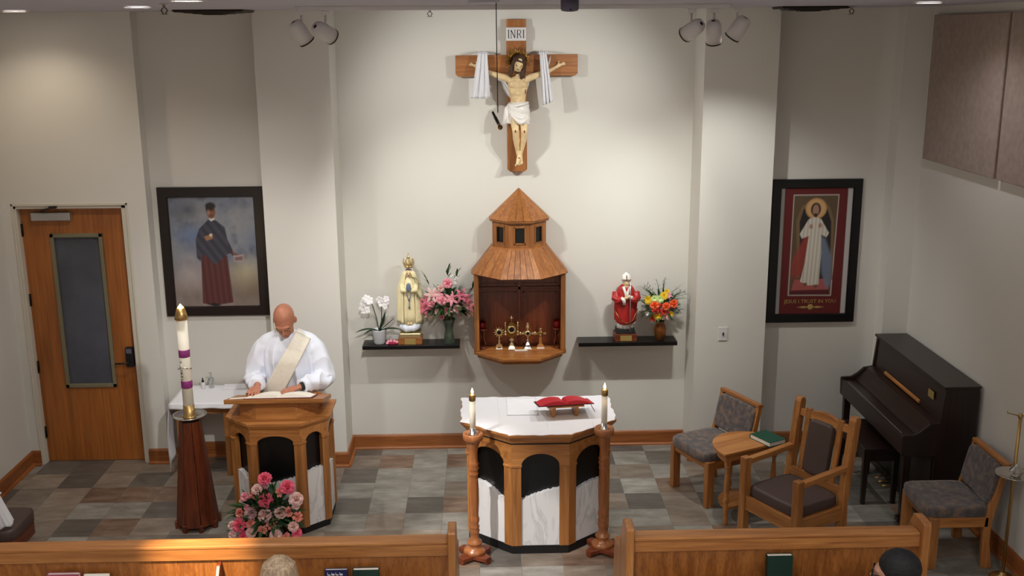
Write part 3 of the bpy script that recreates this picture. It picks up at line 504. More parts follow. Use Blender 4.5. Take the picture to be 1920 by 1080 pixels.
m = MB()
for k in range(22):
    a = 2*PI*k/22; b = a+.5; m.tube([(.092*math.cos(a), .016+.104*math.sin(a), .070+.010*math.sin(3*a)), (.098*math.cos(b), .016+.108*math.sin(b), .080+.012*math.sin(3*b+1))], .011, 6, T=HTC)
m.obj('thorn_crown', 'brownhair', cf)
def cloth_ring(secs, n=64, k=11, amp=.05, ph=0):
    out = []
    for (cx, cy, cz, rx, ry, tl) in secs:
        ring = []
        for i in range(n):
            th = 2*PI*i/n; w = 1+amp*math.sin(k*th+cz*60+ph)+amp*.5*math.sin(2.3*k*th+cz*90); x = cx+rx*w*math.cos(th); y = cy+ry*w*math.sin(th); ring.append((x, y, cz+tl*math.cos(th)))
        out.append(ring)
    return out
m = MB(); m.loft(cloth_ring([(.004, -.05, -.305, .078, .056, .004), (.004, -.05, -.33, .088, .066, -.002), (.004, -.055, -.37, .092, .076, -.01), (.008, -.06, -.42, .092, .080, -.022), (.014, -.062, -.465, .086, .076, -.03), (.016, -.062, -.475, .07, .06, -.03)], k=13, amp=.085), True); m.tube([(-.075, -.075, -.33), (-.10, -.075, -.36), (-.105, -.07, -.42), (-.115, -.068, -.49)], [.02, .028, .034, .04], 16, wob=lambda t, th: 1+.14*math.sin(5*th+t*4), flat=.55); m.tube([(-.08, -.09, -.325), (-.02, -.125, -.335), (.05, -.115, -.32), (.085, -.075, -.31)], [.016, .014, .014, .012], 10, wob=lambda t, th: 1+.15*math.sin(4*th+t*20))
rgl = random.Random(8)
for q in range(11): g_ = rgl.uniform(-.008, .008); w0_ = rgl.uniform(.6, 1.25); P_, R_ = spath([(-.085, -.085, -.322-q*.002), (-.05+g_, -.126, -.34-q*.008+g_), (.015, -.140, -.365-q*.012), (.070, -.112, -.38-q*.008-g_), (.096, -.075, -.385-q*.006+g_)], [.004, .008*w0_, .010*w0_, .008*w0_, .004], 16); m.tube(P_, R_, 8)
for q in range(5): P_, R_ = spath([(-.088+.004*q, -.09, -.33), (-.098+.012*q, -.098, -.40), (-.112+.016*q, -.094, -.485)], [.006, .010, .008], 10); m.tube(P_, R_, 8)
m.obj('loincloth', 'statwhite', cf)
m = MB()
for (x, z, w_, h_) in ((.064, -.215, .004, .022), (-.024, -.548, .007, .012), (.053, -.552, .007, .011), (.008, -.785, .009, .007)):
    y0_ = {-.215: -.094, -.548: -.142, -.552: -.126, -.785: -.078}[z]; m.ell((x, y0_, z), (w_, .003, h_), seg=8, rings=5)
m.obj('wound', 'woundp', cf)
# draped cloth over the cross arms, behind the figure
dc = thing('cross_drape', 'white linen cloth draped over both arms of the cross', 'cloth', (.294, YB, 3.52))
def hang(xa, xb, ztop, zb0, zb1, y0=-.19, wid0=.075, name='hanging_end', grow=.09):
    m = MB()
    def fn(u, v):
        w0 = u-.5; x = xa+(xb-xa)*v+w0*(wid0+v*grow); z = ztop+(zb0+(zb1-zb0)*u-ztop)*v; fold = .012*math.sin(u*19+1.5*v)+.005*math.sin(u*37)
        y = y0+.05*(1-v)**2+fold*(.4+.8*v); return (x, y, z)
    m.grid(fn, 26, 16); return m.obj(name, 'cloth', dc, solid=.004)
hang(-.29, -.312, .113, -.268, -.272); hang(.222, .262, .113, -.335, -.30, wid0=.055, grow=.035)
for xc in (-.29, .228):
    m = MB(); m.grid(lambda u, v: (xc+(u-.5)*.085, -.14+.06*math.cos(v*PI*.9)-.075*(v < 0)+.0*u-.0-.02, .113+.006*math.sin(v*PI)+.004*math.sin(u*19)), 12, 6) if False else m.grid(lambda u, v: (xc+(u-.5)*.078, -.14+.13*v, .108+.012*math.sin(v*PI)+.003*math.sin(u*19)), 12, 6); m.obj('top_fold', 'cloth', dc, solid=.004)
m = MB()
SW = [(0, -.25), (.06, -.22), (.095, -.165), (.125, -.11), (.19, -.085), (.26, -.05), (.30, .06)]
def swag(u, v):
    t = u*2-1; k = abs(t)*6; i = min(5, int(k)); f = k-i; x = SW[i][0]+(SW[i+1][0]-SW[i][0])*f; z = SW[i][1]+(SW[i+1][1]-SW[i][1])*f
    return (math.copysign(x, t)-.01, -.083-.006*math.sin(v*14+u*5), z+(v-.5)*(.045 if x > .11 else .09))
m.grid(swag, 40, 10); m.obj('back_swag', 'cloth', dc, solid=.003)

# ------------------------------------------------------------------ tabernacle shrine on the wall
tb = thing('tabernacle_shrine', 'open front wooden shrine with faceted roofs on the back wall', 'shrine', (.308, YB, 0))
def octo(a, y=0): k = a*math.tan(PI/8); return [(-a, y), (-a, -k), (-k, -a), (k, -a), (a, -k), (a, y)]
MB().prism(octo(.418), .962, .992).obj('base_board', 'redX', tb, bevel=.006); MB().prism(octo(.385), .93, .962).obj('base_moulding', 'redX', tb, bevel=.006)
part('back_panel', 'cherZ', tb, (-.39, .39, -.03, -.002, .99, 1.71), bevel=0)
for (a, b, c, d) in ((-.015, .015, .992, 1.71), (-.37, .37, 1.53, 1.56)): part('panel_rail', 'cherX' if b-a > .1 else 'cherZ', tb, (a, b, -.042, -.028, c, d), bevel=.004)
for (xa, xb, za, zb) in ((-.34, -.03, 1.01, 1.51), (.03, .34, 1.01, 1.51), (-.34, -.03, 1.58, 1.69), (.03, .34, 1.58, 1.69)):
    m = MB()
    for b in ((xa, xa+.012, za, zb), (xb-.012, xb, za, zb), (xa, xb, za, za+.012), (xa, xb, zb-.012, zb)): m.b2(b[0], b[1], -.036, -.028, b[2], b[3])
    m.obj('panel_moulding', 'cherX', tb)
for s in (-1, 1):
    part('side_wall', 'cherZ', tb, (s*.40-.01, s*.40+.01, -.17, -.002, .992, 1.71)); part('corner_post', 'redZ', tb, (s*.388-.022, s*.388+.022, -.19, -.145, .992, 1.71))
part('inner_floor', 'redX', tb, (-.36, .36, -.16, -.03, .992, .996), bevel=0)
m = MB(); m.prism([(x*1, y) for x, y in octo(.40)], 1.695, 1.712); m.obj('soffit', 'cherX', tb)
def facet(a0, z0, a1, z1, i, n, mat, name, thick=.012):
    p = octo(a0); q = octo(a1)
    for k in range(n):
        A, B = Vector(p[i]+(z0,)), Vector(p[i+1]+(z0,)); C_, D = Vector(q[i]+(z1,)), Vector(q[i+1]+(z1,)); g = .0015
        t0, t1 = k/n, (k+1)/n; a, b, c, d = A.lerp(B, t0), A.lerp(B, t1), C_.lerp(D, t0), C_.lerp(D, t1); e = (b-a).normalized()*g if (b-a).length > .01 else Vector(); a, b = a+e, b-e
        if (d-c).length > .01: c, d = c+e, d-e
        nn = (b-a).cross(c-a).normalized()*thick; nn = nn if nn.y <= 0.001 else -nn
        m = MB(); m.loft([[a, b, d, c], [a-nn, b-nn, d-nn, c-nn]]); m.obj(name, mat, tb)
for i, n in ((0, 1), (1, 3), (2, 6), (3, 3), (4, 1)): facet(.432, 1.716, .252, 1.945, i, n, 'redZ', 'lower_roof_board')
for i, n in ((0, 1), (1, 2), (2, 3), (3, 2), (4, 1)): facet(.268, 2.196, .004, 2.452, i, n, 'redZ', 'upper_roof_board', .01)
MB().prism(octo(.252), 1.932, 1.952).obj('drum_moulding', 'redX', tb, bevel=.004); MB().prism(octo(.262), 2.176, 2.198).obj('drum_cornice', 'redX', tb, bevel=.003)
P = octo(.238)
for i in range(5):
    A, B = Vector(P[i]+(0,)), Vector(P[i+1]+(0,)); L = (B-A).length; ux = (B-A).normalized(); nn = Vector((ux.y, -ux.x, 0)); nn = nn if nn.y < 0.01 else -nn
    if i in (0, 4): nn = Vector((-1 if i == 0 else 1, 0, 0))
    T4 = Matrix(((ux.x, -nn.x, 0, A.x), (ux.y, -nn.y, 0, A.y), (0, 0, 1, 0), (0, 0, 0, 1)))   # local x along the face, -y outward
    if i in (0, 4): m = MB(); m.add([], []); m.box((L/2, .008, 2.065), (L, .016, .226)); o = m.obj('drum_wall', 'redZ', tb); o.data.transform(T4); continue
    m = MB()
    for b in ((0, L/2-.052, 1.952, 2.178), (L/2+.052, L, 1.952, 2.178), (L/2-.052, L/2+.052, 1.952, 1.985), (L/2-.052, L/2+.052, 2.142, 2.178)): m.b2(b[0], b[1], 0, .016, b[2], b[3])
    o = m.obj('drum_wall', 'redZ', tb); o.data.transform(T4); m = MB()
    for b in ((L/2-.052, L/2-.042, 1.985, 2.142), (L/2+.042, L/2+.052, 1.985, 2.142), (L/2-.052, L/2+.052, 1.985, 1.995), (L/2-.052, L/2+.052, 2.132, 2.142)): m.b2(b[0], b[1], -.006, .008, b[2], b[3])
    w_ = m.obj('window_frame', 'redZ', tb); w_.data.transform(T4); m = MB(); m.b2(L/2-.044, L/2+.044, .009, .012, 1.993, 2.134); g_ = m.obj('window_pane', M['black'], w_); g_.data.transform(T4)
ZS = .997
def reliquary(name, label, x, y, kind):
    t = thing(name, label, 'reliquary', (x, y, ZS), group='small gold reliquaries in the shrine'); m = MB()
    if kind == 0:
        part('label_strip', 'page', t, (-.030, .030, -.034, -.022, 0, .009), bevel=.001); m.add([], []); b = MB(); b.prism([(-.032, 0), (-.020, 0), (-.014, .018), (0, .022), (.014, .018), (.020, 0), (.032, 0), (.026, .036), (.008, .046), (-.008, .046), (-.026, .036)], -.012, .018, T=FACE_CAM); b.obj('foot', 'gold', t)
        MB().lathe([(.006, .044), (.012, .07), (.005, .10), (.008, .11)], 12).obj('stem', 'gold', t); c = Vector((0, 0, .153))
        for k in range(12):
            a = 2*PI*k/12; d = Vector((math.cos(a), 0, math.sin(a))); m.tube([tuple(c+d*.03), tuple(c+d*.052)], [.006, .002], 6)
        T4 = Matrix.Translation(c) @ Matrix.Rotation(R(90), 4, 'X'); m.lathe([(.034, -.006), (.036, 0), (.034, .006), (.022, .008)], 20, T=T4); m.obj('sunburst', 'gold', t); MB().lathe([(.018, .008), (.018, .0095)], 16, T=T4).obj('window', 'black', t)
    elif kind == 1:
        part('label_strip', 'page', t, (-.032, .032, -.046, -.036, 0, .009), bevel=.001)
        MB().lathe([(.040, 0), (.040, .01), (.024, .03), (.012, .055), (.008, .07), (.024, .08), (.022, .088), (.008, .096), (.008, .112)], 8, smooth=False).obj('foot', 'gold', t)
        b = MB(); b.prism([(-.012, .105), (-.05, .13), (-.056, .16), (-.046, .20), (-.024, .236), (0, .258), (.024, .236), (.046, .20), (.056, .16), (.05, .13), (.012, .105)], -.012, .012, T=FACE_CAM); b.obj('shrine_body', 'goldd', t, bevel=.004)
        T4 = Matrix.Translation((0, 0, .182)) @ Matrix.Rotation(R(90), 4, 'X'); MB().lathe([(.036, .012), (.038, .018), (.030, .02), (.026, .014)], 22, T=T4).obj('bezel', 'gold', t); MB().lathe([(.022, .012), (.022, .0165)], 18, T=T4).obj('window', 'black', t)
        for s in (-1, 1):
            MB().lathe([(.005, .13), (.007, .15), (.005, .2), (.009, .215), (.002, .255)], 8, (s*.056, 0, 0)).obj('pinnacle', 'gold', t)
            for z in (.135, .160): m.ell((s*.056, -.006, z), .011)
        m.tube([(0, 0, .255), (0, 0, .305)], [.006, .004], 6); m.b2(-.014, .014, -.003, .003, .285, .292); m.ell((0, 0, .305), .006); m.obj('finial_cross', 'gold', t)
    elif kind == 2:
        part('label_strip', 'page', t, (-.036, .036, -.048, -.038, 0, .009), bevel=.001); MB().lathe([(.042, 0), (.042, .008), (.034, .02), (.026, .036), (.010, .06), (.014, .075), (.006, .09)], 8, smooth=False).obj('foot', 'silver', t)
        m.b2(-.006, .006, -.006, .006, .085, .235); m.b2(-.07, .07, -.006, .006, .134, .148)
        for s in (-1, 1): m.ell((s*.066, 0, .141), (.012, .008, .016)); m.ell((s*.045, 0, .141), (.012, .008, .010))
        m.ell((0, 0, .20), (.016, .008, .018)); m.ell((0, 0, .238), .006); m.b2(-.013, .013, -.003, .003, .222, .228); m.obj('cross_arms', 'gold', t)
        q = MB()
        for k in range(12):
            a = 2*PI*k/12; q.tube([(0, 0, .141), (.052*math.cos(a), 0, .141+.052*math.sin(a))], [.005, .0015], 5)
        q.obj('rays', 'goldd', t); T4 = Matrix.Translation((0, 0, .141)) @ Matrix.Rotation(R(90), 4, 'X'); MB().lathe([(.026, .004), (.028, .01), (.018, .012)], 18, T=T4).obj('bezel', 'gold', t); MB().lathe([(.014, .010), (.014, .0135)], 14, T=T4).obj('window', 'black', t)
    else:
        part('label_strip', 'page', t, (-.034, .034, -.036, -.026, 0, .010), bevel=.001); b = MB(); b.loft([[(-.034, -.024, .0), (.034, -.024, .0), (.034, .024, .0), (-.034, .024, .0)], [(-.032, -.022, .012), (.032, -.022, .012), (.032, .022, .012), (-.032, .022, .012)], [(-.018, -.014, .036), (.018, -.014, .036), (.018, .014, .036), (-.018, .014, .036)]]); b.obj('wood_foot', 'oakX', t); part('wood_post', 'oakZ', t, (-.012, .012, -.006, .006, .036, .09), bevel=.001)
        m.b2(-.009, .009, -.006, .004, .085, .178); m.b2(-.044, .044, -.006, .004, .126, .142); m.ell((-.046, 0, .134), (.007, .006, .010)); m.ell((.046, 0, .134), (.007, .006, .010)); m.ell((0, 0, .178), (.012, .006, .008)); m.obj('metal_cross', 'gold', t); T4 = Matrix.Translation((0, 0, .13)) @ Matrix.Rotation(R(90), 4, 'X'); MB().lathe([(.026, .004), (.024, .010), (.012, .012)], 18, T=T4).obj('bezel', 'goldd', t); MB().ell((0, -.012, .122), .009).obj('crystal', 'silver', t)
reliquary('sunburst_reliquary', 'small sunburst reliquary on arched foot, leftmost in the shrine', .120, 9.20, 0); reliquary('gothic_reliquary', 'tallest gold reliquary with two pinnacles in the shrine', .234, 9.195, 1); reliquary('cross_reliquary', 'gold cross reliquary with rays, right of the tallest one', .380, 9.195, 2); reliquary('wood_foot_reliquary', 'small gold cross on wooden foot, rightmost in the shrine', .497, 9.21, 3)
tag(part('name_strip', 'page', None, (.258, .374, 9.118, 9.13, ZS-.004, ZS+.008), bevel=.001), 'long white label strip in front of the reliquaries', 'label')
for x, lb in ((-.035, 'red votive candle on openwork stand, left inside the shrine'), (.650, 'red votive candle on openwork stand, right inside the shrine')):
    t = thing('votive_stand', lb, 'candle', (x, 9.21, ZS), group='votive candles in the shrine'); m = MB()
    m.lathe([(.040, 0), (.040, .012), (.028, .018)], 14); m.lathe([(.030, .17), (.042, .178), (.042, .186)], 16)
    for k in range(4): a = PI/4+k*PI/2; m.tube([(.028*math.cos(a), .028*math.sin(a), .015), (.040*math.cos(a), .040*math.sin(a), .06), (.018*math.cos(a), .018*math.sin(a), .11), (.030*math.cos(a), .030*math.sin(a), .172)], .005, 7)
    m.obj('stand', 'cherZ', t); MB().lathe([(.028, .186), (.034, .25), (.031, .25), (.026, .19)], 16).obj('red_glass', 'redglass', t)
# ------------------------------------------------------------------ wall shelves
ZSH = 1.064
tag(part('wall_shelf', 'black', None, (-1.113, -.237, 9.11, YB, ZSH-.036, ZSH), bevel=.003), 'black floating shelf on the wall left of the shrine', 'shelf', 'black wall shelves')
tag(part('wall_shelf', 'black', None, (.838, 1.734, 9.11, YB, ZSH-.036, ZSH), bevel=.003), 'black floating shelf on the wall right of the shrine', 'shelf', 'black wall shelves')

# ------------------------------------------------------------------ flower meshes (shared data)
def petal_grid(m, T4, w, h, curl, cup=.4, nu=4, nv=4):
    def fn(u, v):
        s = (u-.5)*2; wd = w*math.sin(PI*(.12+.80*v))**.7*.5; x = s*wd; z = h*v; y = -cup*w*(1-s*s)*.35*math.sin(v*PI*.8)+curl*h*(v**2.2); return (x, y, z)
    m.grid(fn, nu, nv, True, T4)
def rose_mesh(seed=0, opened=1.0):
    rg = random.Random(seed); m = MB(); m.lathe([(.10, .05), (.2, .3), (.24, .6), (.14, .8)], 10)
    for L, (n, rad, tilt, w, h, z) in enumerate(((3, .10, 4, .55, .75, .25), (4, .19, 14, .72, .78, .18), (5, .27, 27, .85, .82, .10), (6, .33, 44, .95, .84, .02), (6, .36, 64*opened, 1.0, .82, -.06))):
        for k in range(n):
            a = 2*PI*(k+.5*(L % 2))/n+rg.uniform(-.15, .15); T4 = Matrix.Rotation(a, 4, 'Z') @ Matrix.Translation((0, rad*.55, z)) @ Matrix.Rotation(R(-tilt*opened+rg.uniform(-5, 5)), 4, 'X')
            petal_grid(m, T4, w, h, .28 if L > 1 else -.05, cup=.55)
    return m.mesh('rose')
def carnation_mesh(seed=0):
    rg = random.Random(seed); m = MB()
    for k in range(34):
        z = rg.uniform(0, 1); a = rg.uniform(0, 2*PI); t = 10+z*70; T4 = Matrix.Rotation(a, 4, 'Z') @ Matrix.Rotation(R(-t), 4, 'X') @ Matrix.Rotation(rg.uniform(-1, 1), 4, 'Z'); petal_grid(m, T4, .5, .75+.2*rg.random(), rg.uniform(-.2, .3), .3, 3, 3)
    return m.mesh('carnation')
def star_mesh(n, w, h, tilt, curl, layers=1, seed=1, centre=.12):
    rg = random.Random(seed); m = MB()
    for L in range(layers):
        for k in range(n):
            T4 = Matrix.Rotation(2*PI*(k+.5*L)/n, 4, 'Z') @ Matrix.Rotation(R(-tilt+L*18), 4, 'X'); petal_grid(m, T4, w*(1-.15*L), h*(1-.15*L), curl, .3, 3, 4)
    m.ell((0, 0, .05), centre, seg=8, rings=5); return m.mesh('star')
ME = {}
ROSES = [rose_mesh(i, .8+.12*(i % 3)) for i in range(4)]; CARN = [carnation_mesh(i) for i in range(3)]; LILY = star_mesh(6, .42, 1.0, 62, .45); DAISY = star_mesh(20, .20, 1.0, 78, .1, 3); MUM = star_mesh(14, .3, .9, 70, .15, 4); ORCH = star_mesh(5, .85, .9, 78, .1); BUD = rose_mesh(9, .25); MINI = star_mesh(5, .6, .8, 60, .2)
_cache = {}
def flower(name, me, mat, parent, loc, r, nrm=(0, -1, .3), spin=None):
    key = (me.name, mat)
    if key not in _cache: c = me.copy(); c.materials.clear(); c.materials.append(M[mat]); _cache[key] = c
    o = bpy.data.objects.new(name, _cache[key]); COL.objects.link(o); o.parent = parent
    q = Vector(nrm).to_track_quat('Z', 'Y').to_matrix().to_4x4() @ Matrix.Rotation(random.uniform(0, 6) if spin is None else spin, 4, 'Z')
    o.matrix_local = Matrix.Translation(loc) @ q @ Matrix.Scale(r, 4); return o
def leafy(m, base, d, L, w, droop=.3, n=5, up=(0, 0, 1)):
    d = Vector(d).normalized(); s = d.cross(Vector(up)); s = s.normalized() if s.length > .05 else Vector((1, 0, 0)); u_ = s.cross(d); b = Vector(base)
    vs = []; 
    for i in range(n+1):
        t = i/n; c = b+d*L*t-Vector((0, 0, 1))*droop*L*t*t; ww = w*math.sin(PI*(.08+.92*t))**.8*.5 if i < n else 0; vs += [tuple(c-s*ww), tuple(c+u_*(-.15*ww)), tuple(c+s*ww)]
    fs = []
    for i in range(n): k = i*3; fs += [(k, k+1, k+4, k+3), (k+1, k+2, k+5, k+4)]
    m.add(vs, fs, True)
def foliage(parent, c, rad, n, L, w, mats=('leaf', 'leafd'), seed=3, zmin=-1, name='foliage', lim=None):
    rg = random.Random(seed)
    for mt in mats:
        m = MB()
        for k in range(n//len(mats)):
            a = rg.uniform(0, 2*PI); z = rg.uniform(zmin, 1); rr_ = math.sqrt(max(0, 1-z*z)); d = Vector((rr_*math.cos(a)*rad[0], rr_*math.sin(a)*rad[1], z*rad[2])); p = Vector(c)+d*rg.uniform(.35, .85); leafy(m, p, d.normalized()+Vector((rg.uniform(-.5, .5), rg.uniform(-.5, .5), rg.uniform(-.3, .5))), L*rg.uniform(.6, 1.2), w*rg.uniform(.7, 1.2), rg.uniform(0, .4), 4)
        if lim: m.v = [(min(max(x, lim[0]), lim[1]), min(y, lim[2]), z) for x, y, z in m.v]
        tag(m.obj(name, mt, parent), kind='stuff')

# ------------------------------------------------------------------ left shelf: orchid, ornament, statue, pink bouquet
t = thing('potted_orchid', 'white orchid with two stems in a pale pot on left shelf', 'plant', (-.965, 9.20, ZSH))
MB().lathe([(.044, 0), (.052, .01), (.064, .125), (.066, .13), (.060, .13), (.056, .10), (0, .10)], 24, caps=False).obj('pot', 'pot', t)
for a, L, w, dr_ in ((200, .24, .05, .45), (160, .16, .045, .6), (35, .20, .05, .0), (-10, .24, .05, .35), (70, .17, .045, -.3), (-40, .15, .045, .3)):
    m = MB(); leafy(m, (0, 0, .115), (math.cos(R(a)), -.25, .75 if dr_ < .2 else .5), L, w, dr_, 7); m.obj('leaf', 'leafd', t, solid=.003)
m = MB(); m.tube([(0, 0, .11), (-.02, 0, .24), (-.05, -.01, .36), (-.10, -.02, .43), (-.115, -.03, .40)], .004, 7); m.tube([(.015, 0, .11), (.028, 0, .25), (.03, -.01, .38), (.05, -.02, .43)], .004, 7); m.obj('flower_stem', 'leafd', t)
for x, z, r in ((-.10, .425, .044), (-.125, .385, .042), (-.135, .345, .042), (-.075, .41, .044), (-.10, .36, .038), (-.095, .32, .034), (.02, .415, .042), (.035, .385, .042), (.075, .42, .036), (.07, .385, .034), (.065, .35, .028), (-.13, .31, .030)): flower('blossom', ORCH, 'wpetal', t, (x, -.035+random.uniform(-.01, .01), z), r, (random.uniform(-.4, .4), -1, random.uniform(-.1, .4)))
t = thing('pink_ornament', 'small magenta and pink ornament beside the orchid pot', 'ornament', (-.845, 9.155, ZSH))
part('box', 'magenta', t, (-.05, .05, -.018, .018, 0, .034), bevel=.01)
for x, z in ((-.035, .035), (-.01, .04), (.02, .038), (.042, .03), (-.045, .02)): flower('ribbon_loop', MINI, 'pink', t, (x, -.016, z), .018)
t = thing('crowned_madonna_statue', 'cream statue of a praying woman wearing a gold crown', 'statue', (-.682, 9.205, ZSH))
part('wood_base', 'redX', t, (-.108, .108, -.075, .075, 0, .062), bevel=.004); part('plaque', 'plate', t, (-.05, .048, -.079, -.074, .004, .056), bevel=0); part('gold_step', 'gold', t, (-.098, .098, -.068, .068, .062, .105), bevel=.008)
m = MB(); rg = random.Random(2)
for k in range(16): a = 2*PI*k/16; m.ell((.066*math.cos(a), .045*math.sin(a), .148+rg.uniform(-.012, .016)), (.036, .03, .032))
m.ell((0, 0, .15), (.08, .055, .045)); m.obj('cloud', 'cloud', t, vox=.006, smooth_it=3); m = MB()
for s in (-1, 1): m.tube([(s*.01, -.035, .198), (s*.014, -.062, .185)], [.014, .009], 8)
m.obj('feet', 'plas', t)
def robe(secs, k, amp, seg=56, ph=0, front=0):
    out = []
    for (cx, cy, z, rx, ry) in secs:
        out.append([(cx+rx*math.cos(2*PI*i/seg)*(1+amp*math.sin(k*2*PI*i/seg+ph+z*3)), cy+ry*math.sin(2*PI*i/seg)*(1+amp*math.sin(k*2*PI*i/seg+ph+z*3)), z) for i in range(seg)])
    return out
m = MB(); m.loft(robe([(0, 0, .185, .078, .05), (0, -.002, .26, .074, .05), (0, -.004, .40, .066, .05), (0, -.004, .50, .064, .05), (0, 0, .57, .06, .045), (0, 0, .61, .03, .03)], 14, .05), True); m.obj('gown', 'ivory', t)
m = MB()
def mant(u, v):
    th = R(-62+304*u); z = .665-.46*v; w = 1+.04*math.sin(u*50+v*3); rx = (.042+.062*min(1, v*2.6)**.8+.012*v)*w; ry = (.046+.012*min(1, v*3)+.006*v)*w; return (rx*math.cos(th)*1.0, .006+ry*math.sin(th), z-.02*(abs(u-.5)*2)**6*v)
m.grid(mant, 60, 18); m.obj('mantle', 'ivory', t, solid=.006); m = MB(); m.ell((0, .004, .665), (.040, .042, .042)); m.ell((0, .008, .64), (.046, .045, .05)); m.obj('veil', 'statwhite', t, vox=.004, smooth_it=2)
m = MB(); m.ell((0, -.024, .650), (.026, .028, .036)); m.ell((0, -.052, .647), (.005, .007, .009)); m.tube([(0, -.01, .625), (0, -.006, .59)], .016, 10); m.obj('face', 'plas', t, vox=.003); m = MB(); m.ell((-.010, -.050, .655), (.006, .003, .003)); m.ell((.010, -.050, .655), (.006, .003, .003)); m.ell((0, -.050, .633), (.007, .003, .002)); m.tube([(-.026, -.02, .68), (0, -.038, .689), (.026, -.02, .68)], .006, 8); m.obj('eyes_and_hair', 'brownhair', t); m = MB()
for s in (-1, 1): m.tube([(s*.012, -.072, .50), (s*.006, -.078, .53), (s*.003, -.076, .565)], [.012, .010, .005], 8)
m.obj('hands', 'plas', t); m = MB()
for s in (-1, 1): m.tube([(s*.062, -.02, .545), (s*.055, -.055, .50), (s*.018, -.070, .505)], [.026, .026, .020], 12)
m.obj('sleeves', 'ivory', t); m = MB(); m.ell((0, -.082, .535), (.022, .008, .04)); m.tube([(-.02, -.075, .53), (-.018, -.066, .46), (0, -.064, .40)], .004, 6); m.tube([(.02, -.075, .53), (.016, -.066, .46), (0, -.064, .40)], .004, 6); m.tube([(0, -.062, .40), (0, -.060, .33)], .004, 6); m.b2(-.010, .010, -.066, -.058, .345, .352); m.obj('rosary', 'blue', t); m = MB()
m.lathe([(.034, .700), (.036, .700), (.037, .716), (.034, .716)], 20)
for k in range(8): a = 2*PI*k/8; m.tube([(.035*math.cos(a), .035*math.sin(a), .71), (.05*math.cos(a), .05*math.sin(a), .745), (.042*math.cos(a), .042*math.sin(a), .775), (.006*math.cos(a), .006*math.sin(a), .788)], .0045, 6)
m.ell((0, 0, .796), .011); m.tube([(0, 0, .80), (0, 0, .832)], .003, 5); m.b2(-.011, .011, -.002, .002, .817, .822); m.ell((0, 0, .735), (.032, .032, .03)); m.obj('crown', 'gold', t)
def bouquet_vase(t, prof, mat, stems, ztop):
    MB().lathe(prof, 24, caps=False).obj('vase', mat, t); m = MB(); rg = random.Random(4)
    for k in range(stems): a = rg.uniform(0, 2*PI); m.tube([(.02*math.cos(a), .02*math.sin(a), .01), (-.015*math.cos(a), -.015*math.sin(a), ztop*.6), (.05*math.cos(a+.5), .03*math.sin(a+.5), ztop+.06)], .004, 5)
    m.obj('stems', 'stem', t)
t = thing('pink_lily_bouquet', 'bouquet of pink roses and lilies in a green glass vase', 'flowers', (-.333, 9.185, ZSH))
bouquet_vase(t, [(.050, 0), (.052, .02), (.042, .09), (.036, .13), (.048, .19), (.060, .225), (.056, .225), (.044, .18), (.032, .13), (.038, .09), (.046, .025), (0, .012)], 'vglass', 12, .22)
foliage(t, (0, -.01, .37), (.21, .10, .15), 260, .10, .030, seed=8, zmin=-.6, lim=(-.235, .222, .115))
BQ = [('rose', ROSES, 'pink', 812, 555, .036), ('rose', ROSES, 'pale', 860, 565, .042), ('rose', ROSES, 'pink', 832, 548, .046), ('rose', ROSES, 'pink', 843, 517, .052), ('rose', ROSES, 'pale', 830, 525, .036), ('lily', LILY, 'crimson', 796, 566, .075), ('lily', LILY, 'pink', 882, 560, .070), ('lily', LILY, 'crimson', 868, 540, .065), ('lily', LILY, 'pink', 850, 545, .065), ('lily', LILY, 'pale', 812, 538, .07), ('lily', LILY, 'crimson', 802, 550, .06), ('lily', LILY, 'pink', 825, 538, .06), ('lily', LILY, 'pale', 842, 570, .045), ('carnation', CARN, 'pink', 830, 583, .030), ('carnation', CARN, 'pale', 865, 580, .028), ('lily', LILY, 'pale', 886, 574, .06), ('carnation', CARN, 'pink', 838, 566, .03), ('lily', LILY, 'crimson', 878, 548, .05), ('rose', ROSES, 'pale', 822, 571, .03), ('lily', LILY, 'pale', 805, 578, .05)]
def bq_place(t, BQ, x0, px0, z0, pz0, s=216.0, yb=-.09, cx=0, cz=0, rx=.24, rz=.2):
    for i, (nm, me, mt, px, py, r) in enumerate(BQ):
        me = me[i % len(me)] if isinstance(me, list) else me; x = x0+(px-px0)/s; z = z0-(py-pz0)/s*1.045
        d = ((x-cx)/rx)**2+((z-cz)/rz)**2; y = yb*max(.15, 1-d*.7); flower(nm, me, mt, t, (x, y, z), r, ((x-cx)*2, -1, .2+(z-cz)*1.5))
bq_place(t, BQ, 0, 843, .48, 535, cz=.45)
m = MB()
for (x, z, L, dx) in ((-.17, .60, .13, -.5), (-.20, .57, .12, -1.2), (.0, .66, .12, .1), (.07, .63, .12, .3), (.20, .53, .14, .6), (.18, .50, .15, 1.0), (-.22, .46, .15, -1.2)):
    for q in range(5): leafy(m, (x+dx*.03*q*.5, -.02, z-.05+.02*q), (dx+random.uniform(-.5, .5), -.3, .9), L*.6, .02, .1, 4)
m.obj('buds', 'leaf', t)
m = MB()
for k in range(26): m.ell((.06+random.uniform(-.03, .03), -.04+random.uniform(-.02, .02), .585+random.uniform(-.05, .05)), .008, seg=7, rings=4)
tag(m.obj('white_filler_flowers', 'wpetal', t), kind='stuff')

